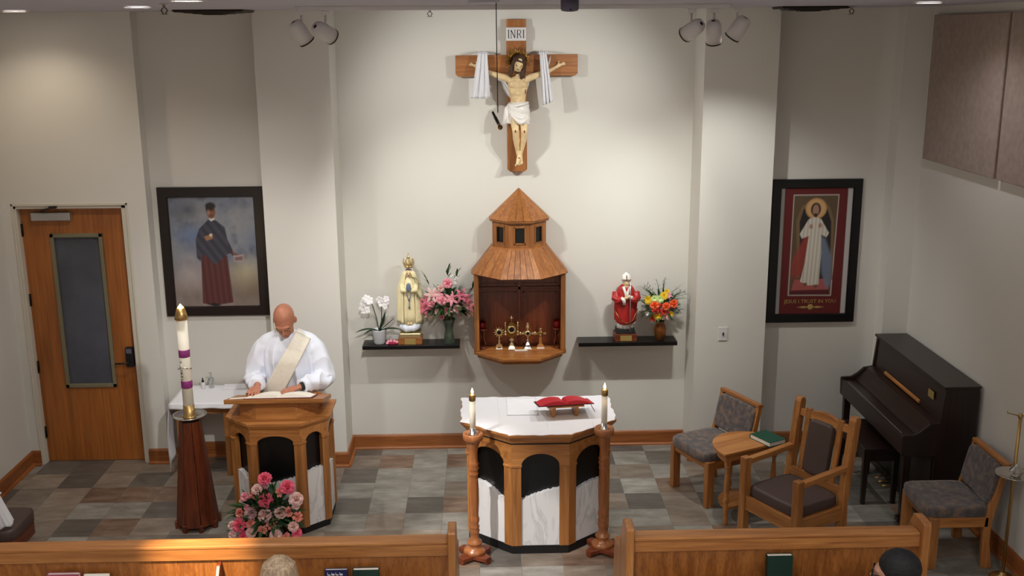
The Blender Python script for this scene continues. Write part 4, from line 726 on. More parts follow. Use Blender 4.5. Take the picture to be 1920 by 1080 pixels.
# ------------------------------------------------------------------ right shelf: bishop statue, autumn bouquet
t = thing('bishop_statue', 'statue of a bishop in red vestment and white mitre', 'statue', (1.268, 9.205, ZSH))
part('wood_base', 'cherX', t, (-.100, .100, -.08, .08, 0, .072), bevel=.004); part('plaque', 'plate', t, (-.052, .052, -.084, -.079, .010, .060), bevel=0); MB().loft([[(-.088, -.07, .072), (.088, -.07, .072), (.088, .07, .072), (-.088, .07, .072)], [(-.080, -.062, .115), (.080, -.062, .115), (.080, .062, .115), (-.080, .062, .115)]]).obj('black_plinth', 'blackm', t, bevel=.003)
m = MB(); m.loft(robe([(0, 0, .112, .076, .055), (0, 0, .15, .070, .052), (0, 0, .22, .066, .05), (0, 0, .30, .06, .046)], 11, .07), True); m.obj('alb', 'statwhite', t)
m = MB()
def chas(u, v):
    th = 2*PI*u; z = .505-.33*v; fr = max(0, -math.sin(th)); w = 1+.035*math.sin(9*th+v*5); rx = (.05+.055*min(1, v*3)**.7-.01*v)*w; ry = (.045+.022*min(1, v*3)-.004*v)*w; dip = .04*abs(math.cos(th))**3*v*(1 if v > .5 else 0); return (rx*math.cos(th), ry*math.sin(th), z+dip*.5-.02*fr*v)
m.grid(chas, 56, 18); m.lathe([(.03, .50), (.05, .507)], 16) if False else None; m.obj('chasuble', 'statred', t, solid=.006); m = MB(); m.ell((0, 0, .50), (.056, .045, .025)); m.obj('collar_cape', 'statred', t)
m = MB()
for s in (-1, 1): m.tube([(s*.088, -.01, .45), (s*.096, -.035, .40), (s*.070, -.066, .385), (s*.04, -.078, .40)], [.034, .040, .036, .028], 14, wob=lambda q, th: 1+.08*math.sin(5*th+q*9)); 
m.obj('sleeves', 'statred', t, vox=.004, smooth_it=2); m = MB(); m.tube([(-.05, -.076, .40), (-.028, -.086, .395), (-.022, -.085, .35)], [.024, .020, .014], 10); m.tube([(.045, -.076, .41), (.02, -.088, .42)], [.02, .014], 10); m.tube([(-.03, -.055, .51), (-.01, -.066, .45), (0, -.07, .40)], .012, 8); m.tube([(.03, -.055, .51), (.01, -.066, .45), (0, -.07, .40)], .012, 8); m.obj('white_cuffs', 'statwhite', t)
m = MB(); m.ell((-.012, -.09, .41), (.016, .012, .014)); m.ell((.02, -.094, .425), (.015, .012, .016)); m.tube([(-.01, -.1, .41), (.016, -.1, .43)], .008, 7); m.ell((0, -.016, .535), (.030, .034, .042)); m.ell((0, -.052, .533), (.006, .008, .01)); m.ell((0, -.034, .508), (.018, .016, .016)); m.obj('head_and_hands', 'plas', t, vox=.003)
m = MB(); m.loft([[(r_*math.cos(2*PI*i/24)*a_, -.008+r_*math.sin(2*PI*i/24)*b_, z) for i in range(24)] for r_, a_, b_, z in ((.036, 1, 1.05, .545), (.040, 1.05, 1.05, .575), (.034, 1.05, .7, .605), (.004, 1, .4, .632))], True); m.obj('mitre', 'statwhite', t); m = MB(); m.b2(-.042, .042, -.052, -.047, .566, .572); m.b2(-.003, .003, -.054, -.040, .56, .612); m.obj('mitre_band', 'goldd', t)
MB().tube([(.034, -.095, .10), (.030, -.10, .35), (.028, -.098, .56)], .0042, 7).obj('staff', 'steel', t); m = MB(); m.tube([(-.105, -.04, .30), (-.06, -.074, .21), (0, -.078, .172), (.06, -.074, .20), (.105, -.04, .30)], .004, 6); m.obj('gold_trim', 'goldd', t)
t = thing('autumn_bouquet', 'orange and yellow bouquet in an amber glass vase', 'flowers', (1.588, 9.20, ZSH))
bouquet_vase(t, [(.034, 0), (.040, .01), (.056, .06), (.058, .10), (.044, .14), (.032, .16), (.040, .178), (.036, .178), (.028, .16), (.040, .138), (.052, .10), (.050, .06), (.036, .015), (0, .012)], 'amber', 10, .17)
foliage(t, (0, -.02, .30), (.19, .09, .16), 240, .09, .018, seed=12, zmin=-.5, lim=(-.18, .25, .10))
BA = [('mum', MUM, 'yellow', 1212, 556, .048), ('mum', MUM, 'yellow', 1242, 548, .044), ('mum', MUM, 'yellow', 1231, 586, .046), ('mum', MUM, 'yellow', 1255, 583, .036), ('gerbera', DAISY, 'lime', 1224, 554, .040), ('gerbera', DAISY, 'lime', 1234, 554, .040), ('rose', ROSES, 'orange', 1224, 565, .044), ('rose', ROSES, 'orange', 1260, 563, .046), ('rose', ROSES, 'redpet', 1226, 574, .042), ('rose', ROSES, 'orange', 1246, 567, .040), ('lily', LILY, 'redpet', 1236, 568, .05), ('lily', LILY, 'pale', 1246, 584, .05), ('carnation', CARN, 'orange', 1222, 592, .038), ('lily', LILY, 'redpet', 1242, 577, .05), ('daisy', DAISY, 'wpetal', 1205, 573, .022), ('daisy', DAISY, 'wpetal', 1211, 583, .022), ('daisy', DAISY, 'wpetal', 1237, 570, .02), ('lily', LILY, 'pink', 1251, 548, .035), ('mum', MUM, 'yellow', 1248, 541, .03)]
bq_place(t, BA, -.01, 1237, .345, 565, cz=.33, rx=.2, rz=.18, yb=-.10)
m = MB(); rg = random.Random(6)
for k in range(16):
    a = R(rg.uniform(10, 170)); d = Vector((math.cos(a), -.3, math.sin(a))); b = Vector((0, -.02, .36))
    pts = [b+d*q+Vector((0, 0, -.25*q*q if abs(d.x) > .6 else 0)) for q in (.0, .1, .18, .24)]; m.tube([tuple(p) for p in pts], [.003, .003, .002, .001], 5)
    for q in range(9):
        p = b+d*(.07+q*.019); leafy(m, tuple(p), d+Vector((rg.uniform(-1, 1), rg.uniform(-.4, .4), rg.uniform(-1, 1))), .045, .006, .1, 2)
tag(m.obj('fern_sprays', 'leaf', t), kind='stuff')
# ------------------------------------------------------------------ altar and lectern (arched wooden blocks with broken-edge marble)
def arch_face(par, A, B, zt, spring, apex, pw, top, kick, seed):
    A = Vector(A+(0,)); B = Vector(B+(0,)); L = (B-A).length; u = (B-A)/L; n = Vector((u.y, -u.x, 0)); P = lambda x, z, d: tuple(A+u*x+n*d+Vector((0, 0, z)))
    def slab(poly, d0, d1, name, mat, bev=0):
        m = MB(); m.loft([[P(x, z, d0) for x, z in poly], [P(x, z, d1) for x, z in poly]]); return m.obj(name, mat, par, bevel=bev)
    c = L/2; a = c-pw; N = 18
    arch = [(c-a*math.cos(PI*i/N), spring+(apex-spring)*math.sin(PI*i/N)) for i in range(N+1)]
    slab([(0, spring), (0, zt), (L, zt), (L, spring)]+arch[::-1], -.035, 0, 'arch_header', 'oakX')
    for x0, x1 in ((0, pw), (L-pw, L)):
        slab([(x0, kick), (x1, kick), (x1, spring), (x0, spring)], -.045, 0, 'post', 'oakZ', .002); slab([(x0-.002, spring-.012), (x1+.002, spring-.012), (x1+.006 if x0 == 0 else x1, spring+.004), (x0 if x0 == 0 else x0-.006, spring+.004)], -.03, .006, 'capital', 'oakX', .002)
    slab([(.004, kick), (L-.004, kick), (L-.004, zt-.01), (.004, zt-.01)], -.062, -.05, 'black_panel', 'black')
    rg = random.Random(seed); K = 22; pts = []
    for i in range(K+1):
        t = i/K; z = top[0]+(top[1]-top[0])*t+top[2]*math.sin(PI*t)+rg.uniform(-.006, .006); pts.append((pw-.004+(L-2*pw+.008)*t, z))
    slab([(pw-.004, kick)]+[(L-pw+.004, kick)]+pts[::-1], -.05, -.012, 'marble_panel', 'marble')
def scaled(poly, s, c): return [(c[0]+(x-c[0])*s, c[1]+(y-c[1])*s) for x, y in poly]
AL = [(-.545, .77), (-.545, .28), (-.213, 0), (.213, 0), (.545, .28), (.545, .77)]; ac = (0, .40)
al = thing('altar', 'faceted oak altar with white marble panels and black arches', 'altar', (.388, 7.19, 0))
MB().prism(scaled(AL, .985, ac), 0, .065).obj('kick_base', 'blackm', al)
for i, tp in enumerate(((.60, .50, .01), (.50, .385, .035), (.433, .523, .005), (.465, .495, .022), (.50, .50, .0))): arch_face(al, AL[i], AL[i+1], .872, .706, .802, .072 if i else .06, tp, .065, 20+i)
part('rear_panel', 'oakX', al, (-.54, .54, .745, .77, .065, .872)); MB().prism(scaled(AL, .99, ac), .872, .884).obj('shadow_strip', 'blackm', al)  # matt black strip stands in for the shadow line below the moulding
m = MB(); m.loft([[(x, y, z) for x, y in scaled(AL, s, ac)] for s, z in ((1.0, .884), (1.012, .90), (1.06, .930), (1.078, .940), (1.078, .958))]); m.obj('top_moulding', 'oakX', al, bevel=.002)
def outline(poly, step, amp, seed):
    out = []; n = len(poly)
    for i in range(n):
        a = Vector(poly[i]+(0,)); b = Vector(poly[(i+1) % n]+(0,)); L = (b-a).length; k = max(2, int(L/step)); nn = Vector((b-a)).normalized(); nn = Vector((nn.y, -nn.x, 0))
        for j in range(k):
            t = j/k; p = a.lerp(b, t)+nn*amp*(math.sin(t*L*22+seed+i)*.6+.4*math.sin(t*L*51+i)); out.append((p.x, p.y))
    return out
ol = outline(scaled(AL, 1.075, ac), .02, .010, 1)
cl = thing('altar_cloth', 'white linen cloth with wavy edge covering the altar top', 'cloth', (.388, 7.19, .9585)); m = MB(); inn = scaled(ol, .985, ac); m.loft([[(x, y, -.0003) for x, y in ol], [(x, y, .002) for x, y in scaled(ol, .998, ac)], [(x, y, .0035) for x, y in inn]]); m.obj('linen', 'altarlinen', cl); 
m = MB()
for x in (-.30, .06, .40): m.tube([(x, .10, .0032), (x+.005, .4, .0036), (x-.005, .78, .0032)], .0016, 6)
m.obj('fold_crease', 'altarlinen', cl)
cp = MB(); cp.grid(lambda u, v: (-.115+(u-.5)*.24, .56+(v-.5)*.38, .0012+.0012*math.sin(u*13)*math.sin(v*17)), 16, 20); tag(cp.obj('corporal', 'cloth', None, loc=(.388, 7.19, .9645), solid=.0015), 'square white corporal lying flat on the altar cloth', 'cloth')
def open_book(t, w, d, th, cover, page, lift=.5, bend=1.0):
    """open book in XY, spine along Y; w = one page width"""
    m = MB()
    for s in (-1, 1): m.loft([[(s*.004, y, .0), (s*w*1.04, y, 0), (s*w*1.04, y, .004), (s*.004, y, .004)] for y in (-d*.52, d*.52)])
    m.obj('cover', cover, t)
    for s in (-1, 1):
        m = MB(); N = 12; prof = [(s*w*i/N, .004+th*(math.sin(PI*min(1, .06+i/N*1.05))**.6 if i < N else .12)*(1-.35*i/N)+.002) for i in range(N+1)]; prof[0] = (s*.002, .006)
        poly = prof+[(s*w, .004), (s*.002, .004)]; m.loft([[(x, y, z) for x, z in poly] for y in (-d/2, d/2)]); m.obj('page_block', page, t)
bs = thing('book_stand', 'small wooden stand holding the red book on the altar', 'stand', (.585, 7.57, .9625), R(9))
bs.rotation_euler = (0, 0, R(7)); m = MB(); Tt = Matrix.Translation((0, 0, .078)) @ Matrix.Rotation(R(-10), 4, 'X'); m.box((0, 0, 0), (.30, .21, .014), T=Tt) if False else m.add([(x*.14, y*.10, z*.007) for x in (-1, 1) for y in (-1, 1) for z in (-1, 1)], [(0, 1, 3, 2), (4, 6, 7, 5), (0, 4, 5, 1), (2, 3, 7, 6), (0, 2, 6, 4), (1, 5, 7, 3)], T=Tt); m.obj('tray', 'oakX', bs, bevel=.002)
for s in (-1, 1):
    m = MB(); m.loft([[(s*.088+e, -.088, .085), (s*.088+e, .09, .055), (s*.088+e, .06, 0), (s*.088+e, -.055, 0)] for e in (-.012, .012)]); m.obj('leg', 'oakZ', bs, bevel=.002)
rb = thing('red_missal', 'open red missal resting on the altar book stand', 'book', (.585, 7.57, 1.053)); rb.rotation_euler = (R(-10), 0, R(7)); open_book(rb, .205, .22, .034, 'blackm', 'redpage')
MB().tube([(.19, -.08, .0), (.20, -.11, -.03), (.215, -.12, -.06)], .003, 5).obj('ribbon', 'greycan', rb)
def candlestick(x, y, rz, label):
    t = thing('altar_candlestick', label, 'candlestick', (x, y, 0), rz, 'turned wooden candlesticks at the altar'); m = MB()
    star = []
    for k in range(4):
        a = k*PI/2; c, s = math.cos(a), math.sin(a); f = lambda px, py: (px*c-py*s, px*s+py*c); star += [f(.145, -.028), f(.145, .028), f(.06, .045)]
    m.prism(star, .018, .05); 
    for k in range(4): a = k*PI/2; m.box((.125*math.cos(a), .125*math.sin(a), .009), (.045, .045, .018), rz=a)
    m.obj('foot', 'cherX', t, bevel=.005)
    prof = [(.080, .05), (.084, .06), (.080, .075), (.060, .085), (.050, .10), (.046, .115), (.056, .125), (.056, .135), (.040, .15), (.034, .18), (.040, .21), (.044, .225), (.036, .24), (.042, .25), (.042, .26), (.034, .275), (.042, .30), (.043, .32), (.036, .335), (.036, .36), (.042, .45), (.041, .55), (.035, .64), (.034, .66), (.041, .67), (.041, .68), (.035, .69), (.039, .705), (.046, .72), (.036, .735), (.045, .75), (.036, .765), (.033, .80), (.034, .84), (.043, .885), (.056, .92), (.060, .935), (.072, .942), (.074, .965), (.072, .985), (.064, .992), (.060, .978), (.0, .975)]
    MB().lathe([(r_*(.9 if .14 < z < .93 else 1), z) for r_, z in prof], 26, caps=False).obj('turned_shaft', 'candleoak', t)
    MB().lathe([(.034, .976), (.036, .984), (.024, .99), (.023, 1.03), (.0215, 1.03)], 20).obj('socket', 'silver', t); MB().lathe([(.0215, 1.0), (.0215, 1.245)], 20).obj('candle', 'wax', t); MB().lathe([(.0225, 1.235), (.025, 1.24), (.0245, 1.275), (.021, 1.283), (.010, 1.285)], 20).obj('brass_follower', 'brass', t); MB().lathe([(.003, 1.283), (.009, 1.297), (.008, 1.308), (.001, 1.33)], 10).obj('flame', 'flame', t)
    l = bpy.data.lights.new('candle_light', 'POINT'); l.energy = .8; l.color = (1, .62, .28); l.shadow_soft_size = .01; lo = bpy.data.objects.new('candle_light', l); COL.objects.link(lo); lo.location = (x, y, 1.345)
candlestick(-.103, 7.148, R(45), 'turned wooden candlestick at the left corner of the altar'); candlestick(.855, 7.215, R(38), 'turned wooden candlestick at the right corner of the altar')

AM = [(-.375, .50), (-.375, .165), (-.19, 0), (.19, 0), (.375, .165), (.375, .50)]; mc = (0, .25)
am = thing('lectern', 'oak lectern with black arches and marble panels', 'lectern', (-1.618, 7.575, 0))
MB().prism(scaled(AM, .96, mc), 0, .055).obj('kick_base', 'blackm', am)
for i, tp in enumerate(((.5, .5, 0), (.50, .40, .02), (.40, .47, 0), (.485, .51, .01), (.50, .44, .01))): arch_face(am, AM[i], AM[i+1], .872, .76, .82, .05 if i in (1, 2, 3) else .045, tp, .055, 40+i)
part('rear_panel', 'oakZ', am, (-.37, .37, .47, .50, .055, .872))
m = MB(); m.loft([[(x, y, z) for x, y in scaled(AM, s, mc)] for s, z in ((1.0, .872), (1.03, .885), (1.07, .905), (1.075, .928))]); m.obj('rim_moulding', 'oakX', am, bevel=.003)
up = [(-.30, .44), (-.29, .16), (-.15, .075), (.15, .075), (.29, .16), (.30, .44)]; m = MB(); zz = lambda y: 1.082-(y-.0)*.25; m.loft([[(x, y, .928) for x, y in up], [(x, y, zz(y)) for x, y in up]]); m.obj('desk_support', 'oakX', am, bevel=.002)
dk = [(-.372, .02), (.375, .02), (.375, .44), (-.372, .44)]; m = MB(); m.loft([[(x, y, 1.076-(y-.02)*.26) for x, y in dk], [(x, y, 1.111-(y-.02)*.26) for x, y in dk]]); m.obj('reading_desk', 'oakX', am, bevel=.003)
part('book_ledge', 'oakX', am, (-.30, .30, .425, .445, 1.0, 1.02))
SL = -math.atan(.26)
bk = thing('open_lectionary', 'large open book with burgundy cover on the lectern', 'book', (-1.588, 7.765, 1.070)); bk.rotation_euler = (SL, 0, R(1)); open_book(bk, .25, .29, .030, 'redbook', 'page')
tag(part('loose_paper', 'page', None, (-.06, .06, -.05, .05, 0, .0015), bevel=0, loc=(-1.905, 7.70, 1.086), rot=(SL, 0, R(8))), 'loose white paper at the left end of the lectern desk', 'paper')

# ------------------------------------------------------------------ man at the lectern
DO = Vector((-1.602, 8.27, 0))
m = MB(); HR = Matrix.Rotation(R(38), 3, 'X') @ Matrix.Rotation(R(-3), 3, 'Y'); HC = Vector((0, -.135, 1.585)); HT = head(m, HC, HR @ Matrix.Scale(1.07, 3))
m.tube([(0, -.02, 1.40), (0, -.055, 1.46), (0, -.095, 1.53)], [.064, .058, .058], 14)
m.tube([(0, 0, .86), (0, 0, .98), (0, -.02, 1.18), (0, -.02, 1.32), (0, -.02, 1.40), (0, -.03, 1.435)], [.14, .135, .14, .15, .11, .06], 18, flat=.68)
for s, wr in ((-1, (-.205, -.325, 1.098)), (1, (.130, -.360, 1.098))):
    m.tube([(s*.10, -.02, .90), (s*.10, -.02, .50), (s*.10, 0, .10), (s*.10, -.01, .05)], [.085, .058, .042, .045], 12); m.tube([(s*.10, .03, .038), (s*.11, -.08, .034), (s*.115, -.16, .028)], [.036, .040, .028], 10, flat=.8)
    m.tube([(s*.14, -.02, 1.36), (s*.18, -.025, 1.33), (s*.265, -.06, 1.12), (s*.28, -.08, 1.085), tuple(Vector((s*.28, -.08, 1.085)).lerp(Vector(wr), .4)), wr], [.06, .058, .044, .042, .038, .026], 12)
hand(m, (-.205, -.325, 1.098), (-.05, -1, -.20), 1); hand(m, (.130, -.360, 1.098), (-.86, -.5, -.14), 1)
pe = m.obj('person', 'skin', None, loc=DO, vox=.0055, smooth_it=2); tag(pe, 'bald man in white robe and glasses reading at the lectern', 'person')
# robe: one sewn surface, sleeves included
def torso(z):
    K = [(.03, .30, .165, .0), (.5, .27, .165, .0), (.9, .25, .165, -.005), (1.10, .245, .17, -.012), (1.25, .245, .172, -.02), (1.34, .225, .150, -.022), (1.40, .180, .118, -.026), (1.435, .125, .092, -.035), (1.462, .083, .076, -.048)]
    for a, b in zip(K, K[1:]):
        if z <= b[0]: t = max(0, (z-a[0])/(b[0]-a[0])); return [a[i]+(b[i]-a[i])*t for i in (1, 2, 3)]
    return list(K[-1][1:])
m = MB(); secs = []
for z in [.03+1.432*i/56 for i in range(57)]:
    rx, ry, cy = torso(z); k = max(0, min(1, (1.42-z)*4.5)); secs.append([((rx+.012*k*math.sin(9*th+z*2))*math.cos(th), cy+(ry+k*(.032*(1-2*abs(math.sin(7*th+z*2.6+1.3*math.sin(3*th+z)))**.6)+.008*math.sin(17*th+z*9)))*math.sin(th), z) for th in [2*PI*i/120 for i in range(120)]])
m.loft(secs, True)
for s, wr in ((-1, (-.205, -.325, 1.10)), (1, (.130, -.360, 1.10))):
    E_ = Vector((s*.285, -.065, 1.075)); w_ = Vector(wr); S_ = Vector((s*.165, -.02, 1.345))
    pts = [S_, S_.lerp(E_, .2)+Vector((s*.022, 0, .012)), S_.lerp(E_, .5)+Vector((s*.022, 0, .01)), S_.lerp(E_, .8)+Vector((s*.01, .0, 0)), E_, E_.lerp(w_, .25)-Vector((0, 0, .008)), E_.lerp(w_, .5), E_.lerp(w_, .75), w_+(E_-w_).normalized()*.03]
    P_, R_ = spath(pts, [.080, .088, .088, .088, .090, .082, .074, .066, .058], 60); m.tube(P_, R_, 44, wob=lambda t, th: 1+.13*(1-2*abs(math.sin(t*19+2*math.sin(th+t*4)))**.7)*(.25+t)+.05*math.sin(5*th+t*9))
    P_, R_ = spath([(s*.03, -.035, 1.425), (s*.10, -.028, 1.402), (s*.165, -.022, 1.362), (s*.215, -.025, 1.30)], [.058, .068, .078, .078], 16); m.tube(P_, R_, 24)
al_ = m.obj('alb', 'alb', pe, vox=.006, smooth_it=4)
m = MB()
def st(u, v):
    c = Vector((.135, 0, 1.430)).lerp(Vector((-.175, 0, .90)), v); dx = Vector((.86, 0, -.51)); p = c+dx*(u-.5)*(.13+.03*v); rx, ry, cy = torso(p.z); x = max(-.97, min(.97, p.x/rx)); return (p.x, cy-ry*math.sqrt(1-x*x)-.022-.004*math.sin(v*9), p.z+.012*(1-v)**3)
m.grid(st, 12, 30); m.grid(lambda u, v: (st(u, 0)[0]+.006*v, st(u, 0)[1]+v*(.22+.0*u), st(u, 0)[2]+.018*math.sin(min(1, v*1.1)*PI)-.10*v*v), 12, 10); m.obj('stole', 'stole', pe, solid=.006)
m = MB(); w_ = Vector((.150, -.345, 1.098)); m.lathe([(.031, -.013), (.034, -.012), (.034, .012), (.031, .013)], 20, T=Matrix.Translation(w_) @ Vector((-.86, -.5, -.14)).to_track_quat('Z', 'Y').to_matrix().to_4x4()); m.obj('wristwatch', 'blackm', pe)
m = MB()
for s in (-1, 1):
    ring = [(s*.033+.024*math.cos(2*PI*i/16), -.112+.01*abs(s), .000+.017*math.sin(2*PI*i/16)) for i in range(17)]; m.tube(ring, .0020, 6, T=HT); m.tube([(s*.057, -.105, .004), (s*.077, -.04, .008), (s*.080, .02, .004)], .002, 6, T=HT)
m.tube([(-.010, -.108, .002), (0, -.114, .005), (.010, -.108, .002)], .002, 6, T=HT); m.obj('glasses', 'brass', pe)
m = MB()
for s in (-1, 1): m.ell((s*.032, -.091, .002), (.013, .007, .005), T=HT); m.ell((s*.034, -.094, .020), (.019, .006, .004), T=HT)
m.obj('eyes_and_brows', 'brownhair', pe)

# ------------------------------------------------------------------ credence table
ct = thing('credence_table', 'narrow wooden side table under a white cloth behind the lectern', 'table', (0, 0, 0)); ZT = .70
part('table_top', 'oakX', ct, (-2.72, -1.98, 8.68, 9.14, ZT-.025, ZT)); part('apron', 'oakX', ct, (-2.69, -2.02, 8.74, 8.76, ZT-.12, ZT-.025))
for x, y in ((-2.68, 8.76), (-2.27, 8.76), (-2.68, 9.10), (-2.02, 9.10), (-2.02, 8.76)):
    part('leg', 'oakZ', ct, (x-.03, x+.03, y-.03, y+.03, 0, ZT-.025))
m = MB(); m.grid(lambda u, v: (-2.74+.78*u, 8.665+.49*v, ZT+.003+.0012*math.sin(u*40)*math.sin(v*9)), 30, 16)
m.grid(lambda u, v: (-2.74+.78*u, 8.665-.012*v+.004*math.sin(u*30)*v, ZT+.003-.045*v-.004*math.sin(u*11)*v), 30, 4)
m.grid(lambda u, v: (-2.74-.015*v-.012*math.sin(u*16)*v-.03*math.sin(v*PI*.8), 9.155-.49*u-.02*v*(1-u), ZT+.003-(.62-.12*math.sin(u*2.8+.4))*v), 14, 18)
tc = m.obj('table_cloth', 'cloth', None, solid=.003); tag(tc, 'white tablecloth hanging down the left end of the side table', 'cloth')
t = thing('dropper_bottle', 'small white bottle with black cap on the side table', 'bottle', (-2.545, 9.06, ZT+.005)); MB().lathe([(.017, 0), (.018, .004), (.018, .05), (.010, .06)], 16).obj('bottle_body', 'white', t); MB().lathe([(.011, .06), (.011, .078), (.006, .082), (.005, .10)], 12).obj('cap', 'blackm', t)
t = thing('clear_pump_bottle', 'clear plastic bottle beside the black capped one', 'bottle', (-2.475, 9.08, ZT+.005)); MB().lathe([(.022, 0), (.023, .004), (.023, .085), (.010, .10)], 16).obj('bottle_body', 'cglass', t); m = MB(); m.lathe([(.011, .10), (.011, .115), (.004, .117), (.004, .135)], 12); m.b2(-.02, .006, -.005, .005, .135, .142); m.obj('pump', 'cglass', t)
m = MB()
for k in range(3): m.b2(-.11+.004*k, .11-.003*k, -.06+.003*k, .06-.002*k, .006*k, .006*k+.0055)
tag(m.obj('folded_linen', 'cloth', None, loc=(-2.26, 9.07, ZT+.0055), rot=(0, 0, R(3)), bevel=.002), 'folded white linen on the right end of the side table', 'cloth')

# ------------------------------------------------------------------ paschal candle
pc = thing('paschal_candle_stand', 'tapered eight sided dark wooden stand with a tall candle', 'candle stand', (-2.312, 7.79, 0))
def oct8(r): return [(r*math.cos(PI/8+k*PI/4), r*math.sin(PI/8+k*PI/4)) for k in range(8)]
for k in range(8):
    a0, a1 = PI/8+k*PI/4+.012, PI/8+(k+1)*PI/4-.012; m = MB(); q = lambda r, z, a: (r*math.cos(a), r*math.sin(a), z)
    m.loft([[q(.168, .035, a0), q(.168, .035, a1), q(.145, .035, a1), q(.145, .035, a0)], [q(.084, .885, a0), q(.084, .885, a1), q(.06, .885, a1), q(.06, .885, a0)]]); m.obj('stave', 'cherZ', pc, bevel=.004)
for k in range(8):
    a = PI/8+k*PI/4; m = MB(); m.box((.158*math.cos(a), .158*math.sin(a), .03), (.04, .035, .06), rz=a); m.obj('foot', 'cherZ', pc, bevel=.004)
m = MB(); m.prism(oct8(.140), .02, .05); m.prism(oct8(.078), .86, .89); m.obj('core', 'blackm', pc); MB().lathe([(.07, .89), (.075, .90), (.115, .915), (.130, .925), (.131, .930), (.115, .926), (.07, .912), (0, .910)], 32, caps=False).obj('drip_pan', 'silver', pc); MB().lathe([(.052, .912), (.046, .918), (.043, .925), (.043, 1.01), (.041, 1.01)], 24).obj('socket', 'brass', pc)
MB().lathe([(.0405, .93), (.0405, 1.71)], 28).obj('candle', 'wax', pc)
for z in (1.398, 1.150): MB().lathe([(.0408, z), (.0425, z+.003), (.0425, z+.057), (.0408, z+.06)], 28).obj('purple_band', 'purple', pc)
m = MB(); y = -.045
m.tube([(-.018, y+.004, 1.24), (-.018, y, 1.36)], .007, 8); m.tube([(-.036, y+.008, 1.315), (.030, y+.008, 1.315)], .006, 8)
for x, z in ((-.018, 1.372), (-.018, 1.235), (-.040, 1.315), (.050, 1.315), (-.022, 1.335), (-.02, 1.29), (-.016, 1.26)): m.ell((x, y+(.012 if x > .04 else 0), z), .009, seg=8, rings=5)
m.obj('silver_cross', 'silver', pc); MB().lathe([(.048, 1.695), (.052, 1.70), (.030, 1.785), (.026, 1.785)], 24).obj('brass_follower', 'brass', pc); MB().lathe([(.022, 1.784), (.022, 1.79), (.012, 1.80), (.002, 1.815)], 12).obj('flame', 'flame', pc)
l = bpy.data.lights.new('candle_light', 'POINT'); l.energy = .8; l.color = (1, .62, .28); l.shadow_soft_size = .01; lo = bpy.data.objects.new('candle_light', l); COL.objects.link(lo); lo.location = (-2.312, 7.79, 1.83)

# ------------------------------------------------------------------ rose arrangement in front of the lectern
fa = thing('rose_arrangement', 'large arrangement of pink roses on the floor before the lectern', 'flowers', (-1.675, 7.40, 0))
MB().lathe([(.10, 0), (.13, .02), (.15, .12), (.14, .12), (.12, .03), (0, .02)], 20, caps=False).obj('basket', 'cherX', fa)
foliage(fa, (0, .0, .26), (.25, .14, .24), 420, .10, .030, seed=21, zmin=-.5, lim=(-.4, .4, .155)); m = MB(); rg = random.Random(31)
for k in range(24):
    a = R(rg.uniform(120, 235)); p = Vector((-.17+rg.uniform(-.05, .03), -.03, .22+rg.uniform(-.12, .12))); leafy(m, p, (-1, rg.uniform(-.5, .2), rg.uniform(-.6, .8)), .12, .016, .2, 4)
for k in range(8): leafy(m, (.20+rg.uniform(0, .03), -.06, .10+.02*k), (1, -.2, rg.uniform(-.6, .6)), .07, .016, .2, 4)
for k in range(14): leafy(m, (.02+rg.uniform(-.1, .1), -.03, .38+rg.uniform(-.06, .05)), (rg.uniform(-.6, .6), -.3, 1), .12, .02, .1, 4)
tag(m.obj('fern_sprigs', 'leaf', fa), kind='stuff')
for k, mt, x, y, z, r in [('r', 'hot', -0.001, 0.004, 0.532, 0.0438), ('r', 'hot', 0.165, -0.022, 0.475, 0.0436), ('r', 'hot', 0.005, -0.056, 0.391, 0.0435), ('c', 'salmon', 0.112, -0.035, 0.444, 0.0344), ('b', 'pink', -0.003, -0.024, 0.475, 0.0207), ('r', 'pale', -0.056, -0.029, 0.464, 0.0344), ('c', 'salmon', -0.082, -0.045, 0.423, 0.0344), ('r', 'pink', -0.144, -0.048, 0.416, 0.0298), ('b', 'pale', -0.176, -0.059, 0.388, 0.016), ('r', 'pale', 0.23, -0.054, 0.393, 0.0412), ('r', 'pale', 0.228, -0.072, 0.343, 0.0251), ('c', 'salmon', -0.184, -0.086, 0.308, 0.0342), ('r', 'pink', -0.134, -0.074, 0.344, 0.0194), ('r', 'mauve', -0.101, -0.088, 0.3, 0.041), ('r', 'pale', 0.003, -0.093, 0.283, 0.0433), ('r', 'pale', 0.118, -0.087, 0.3, 0.0411), ('c', 'salmon', 0.175, -0.084, 0.307, 0.0365), ('c', 'salmon', 0.241, -0.097, 0.266, 0.0364), ('r', 'hot', -0.182, -0.115, 0.218, 0.0455), ('r', 'pale', -0.239, -0.115, 0.219, 0.0273), ('c', 'salmon', -0.107, -0.111, 0.229, 0.0341), ('c', 'salmon', 0.054, -0.112, 0.224, 0.0387), ('b', 'pink', 0.111, -0.113, 0.216, 0.0182), ('c', 'salmon', -0.019, -0.125, 0.181, 0.0341), ('r', 'pale', -0.096, -0.13, 0.166, 0.0363), ('r', 'pale', 0.21, -0.118, 0.2, 0.0341), ('r', 'hot', 0.237, -0.131, 0.155, 0.0295), ('r', 'pale', 0.082, -0.135, 0.145, 0.0363), ('c', 'salmon', 0.157, -0.14, 0.127, 0.0317), ('r', 'pale', -0.235, -0.135, 0.152, 0.0272), ('r', 'hot', -0.155, -0.138, 0.142, 0.0295)] :
    me = {'r': ROSES[random.randrange(4)], 'c': CARN[random.randrange(3)], 'b': BUD}[k]; nm = {'r': 'rose', 'c': 'carnation', 'b': 'rose_bud'}[k]
    flower(nm, me, mt, fa, (x, y+.02, z), r*1.38, (x*1.5, -1, .75+.8*(z-.3)))

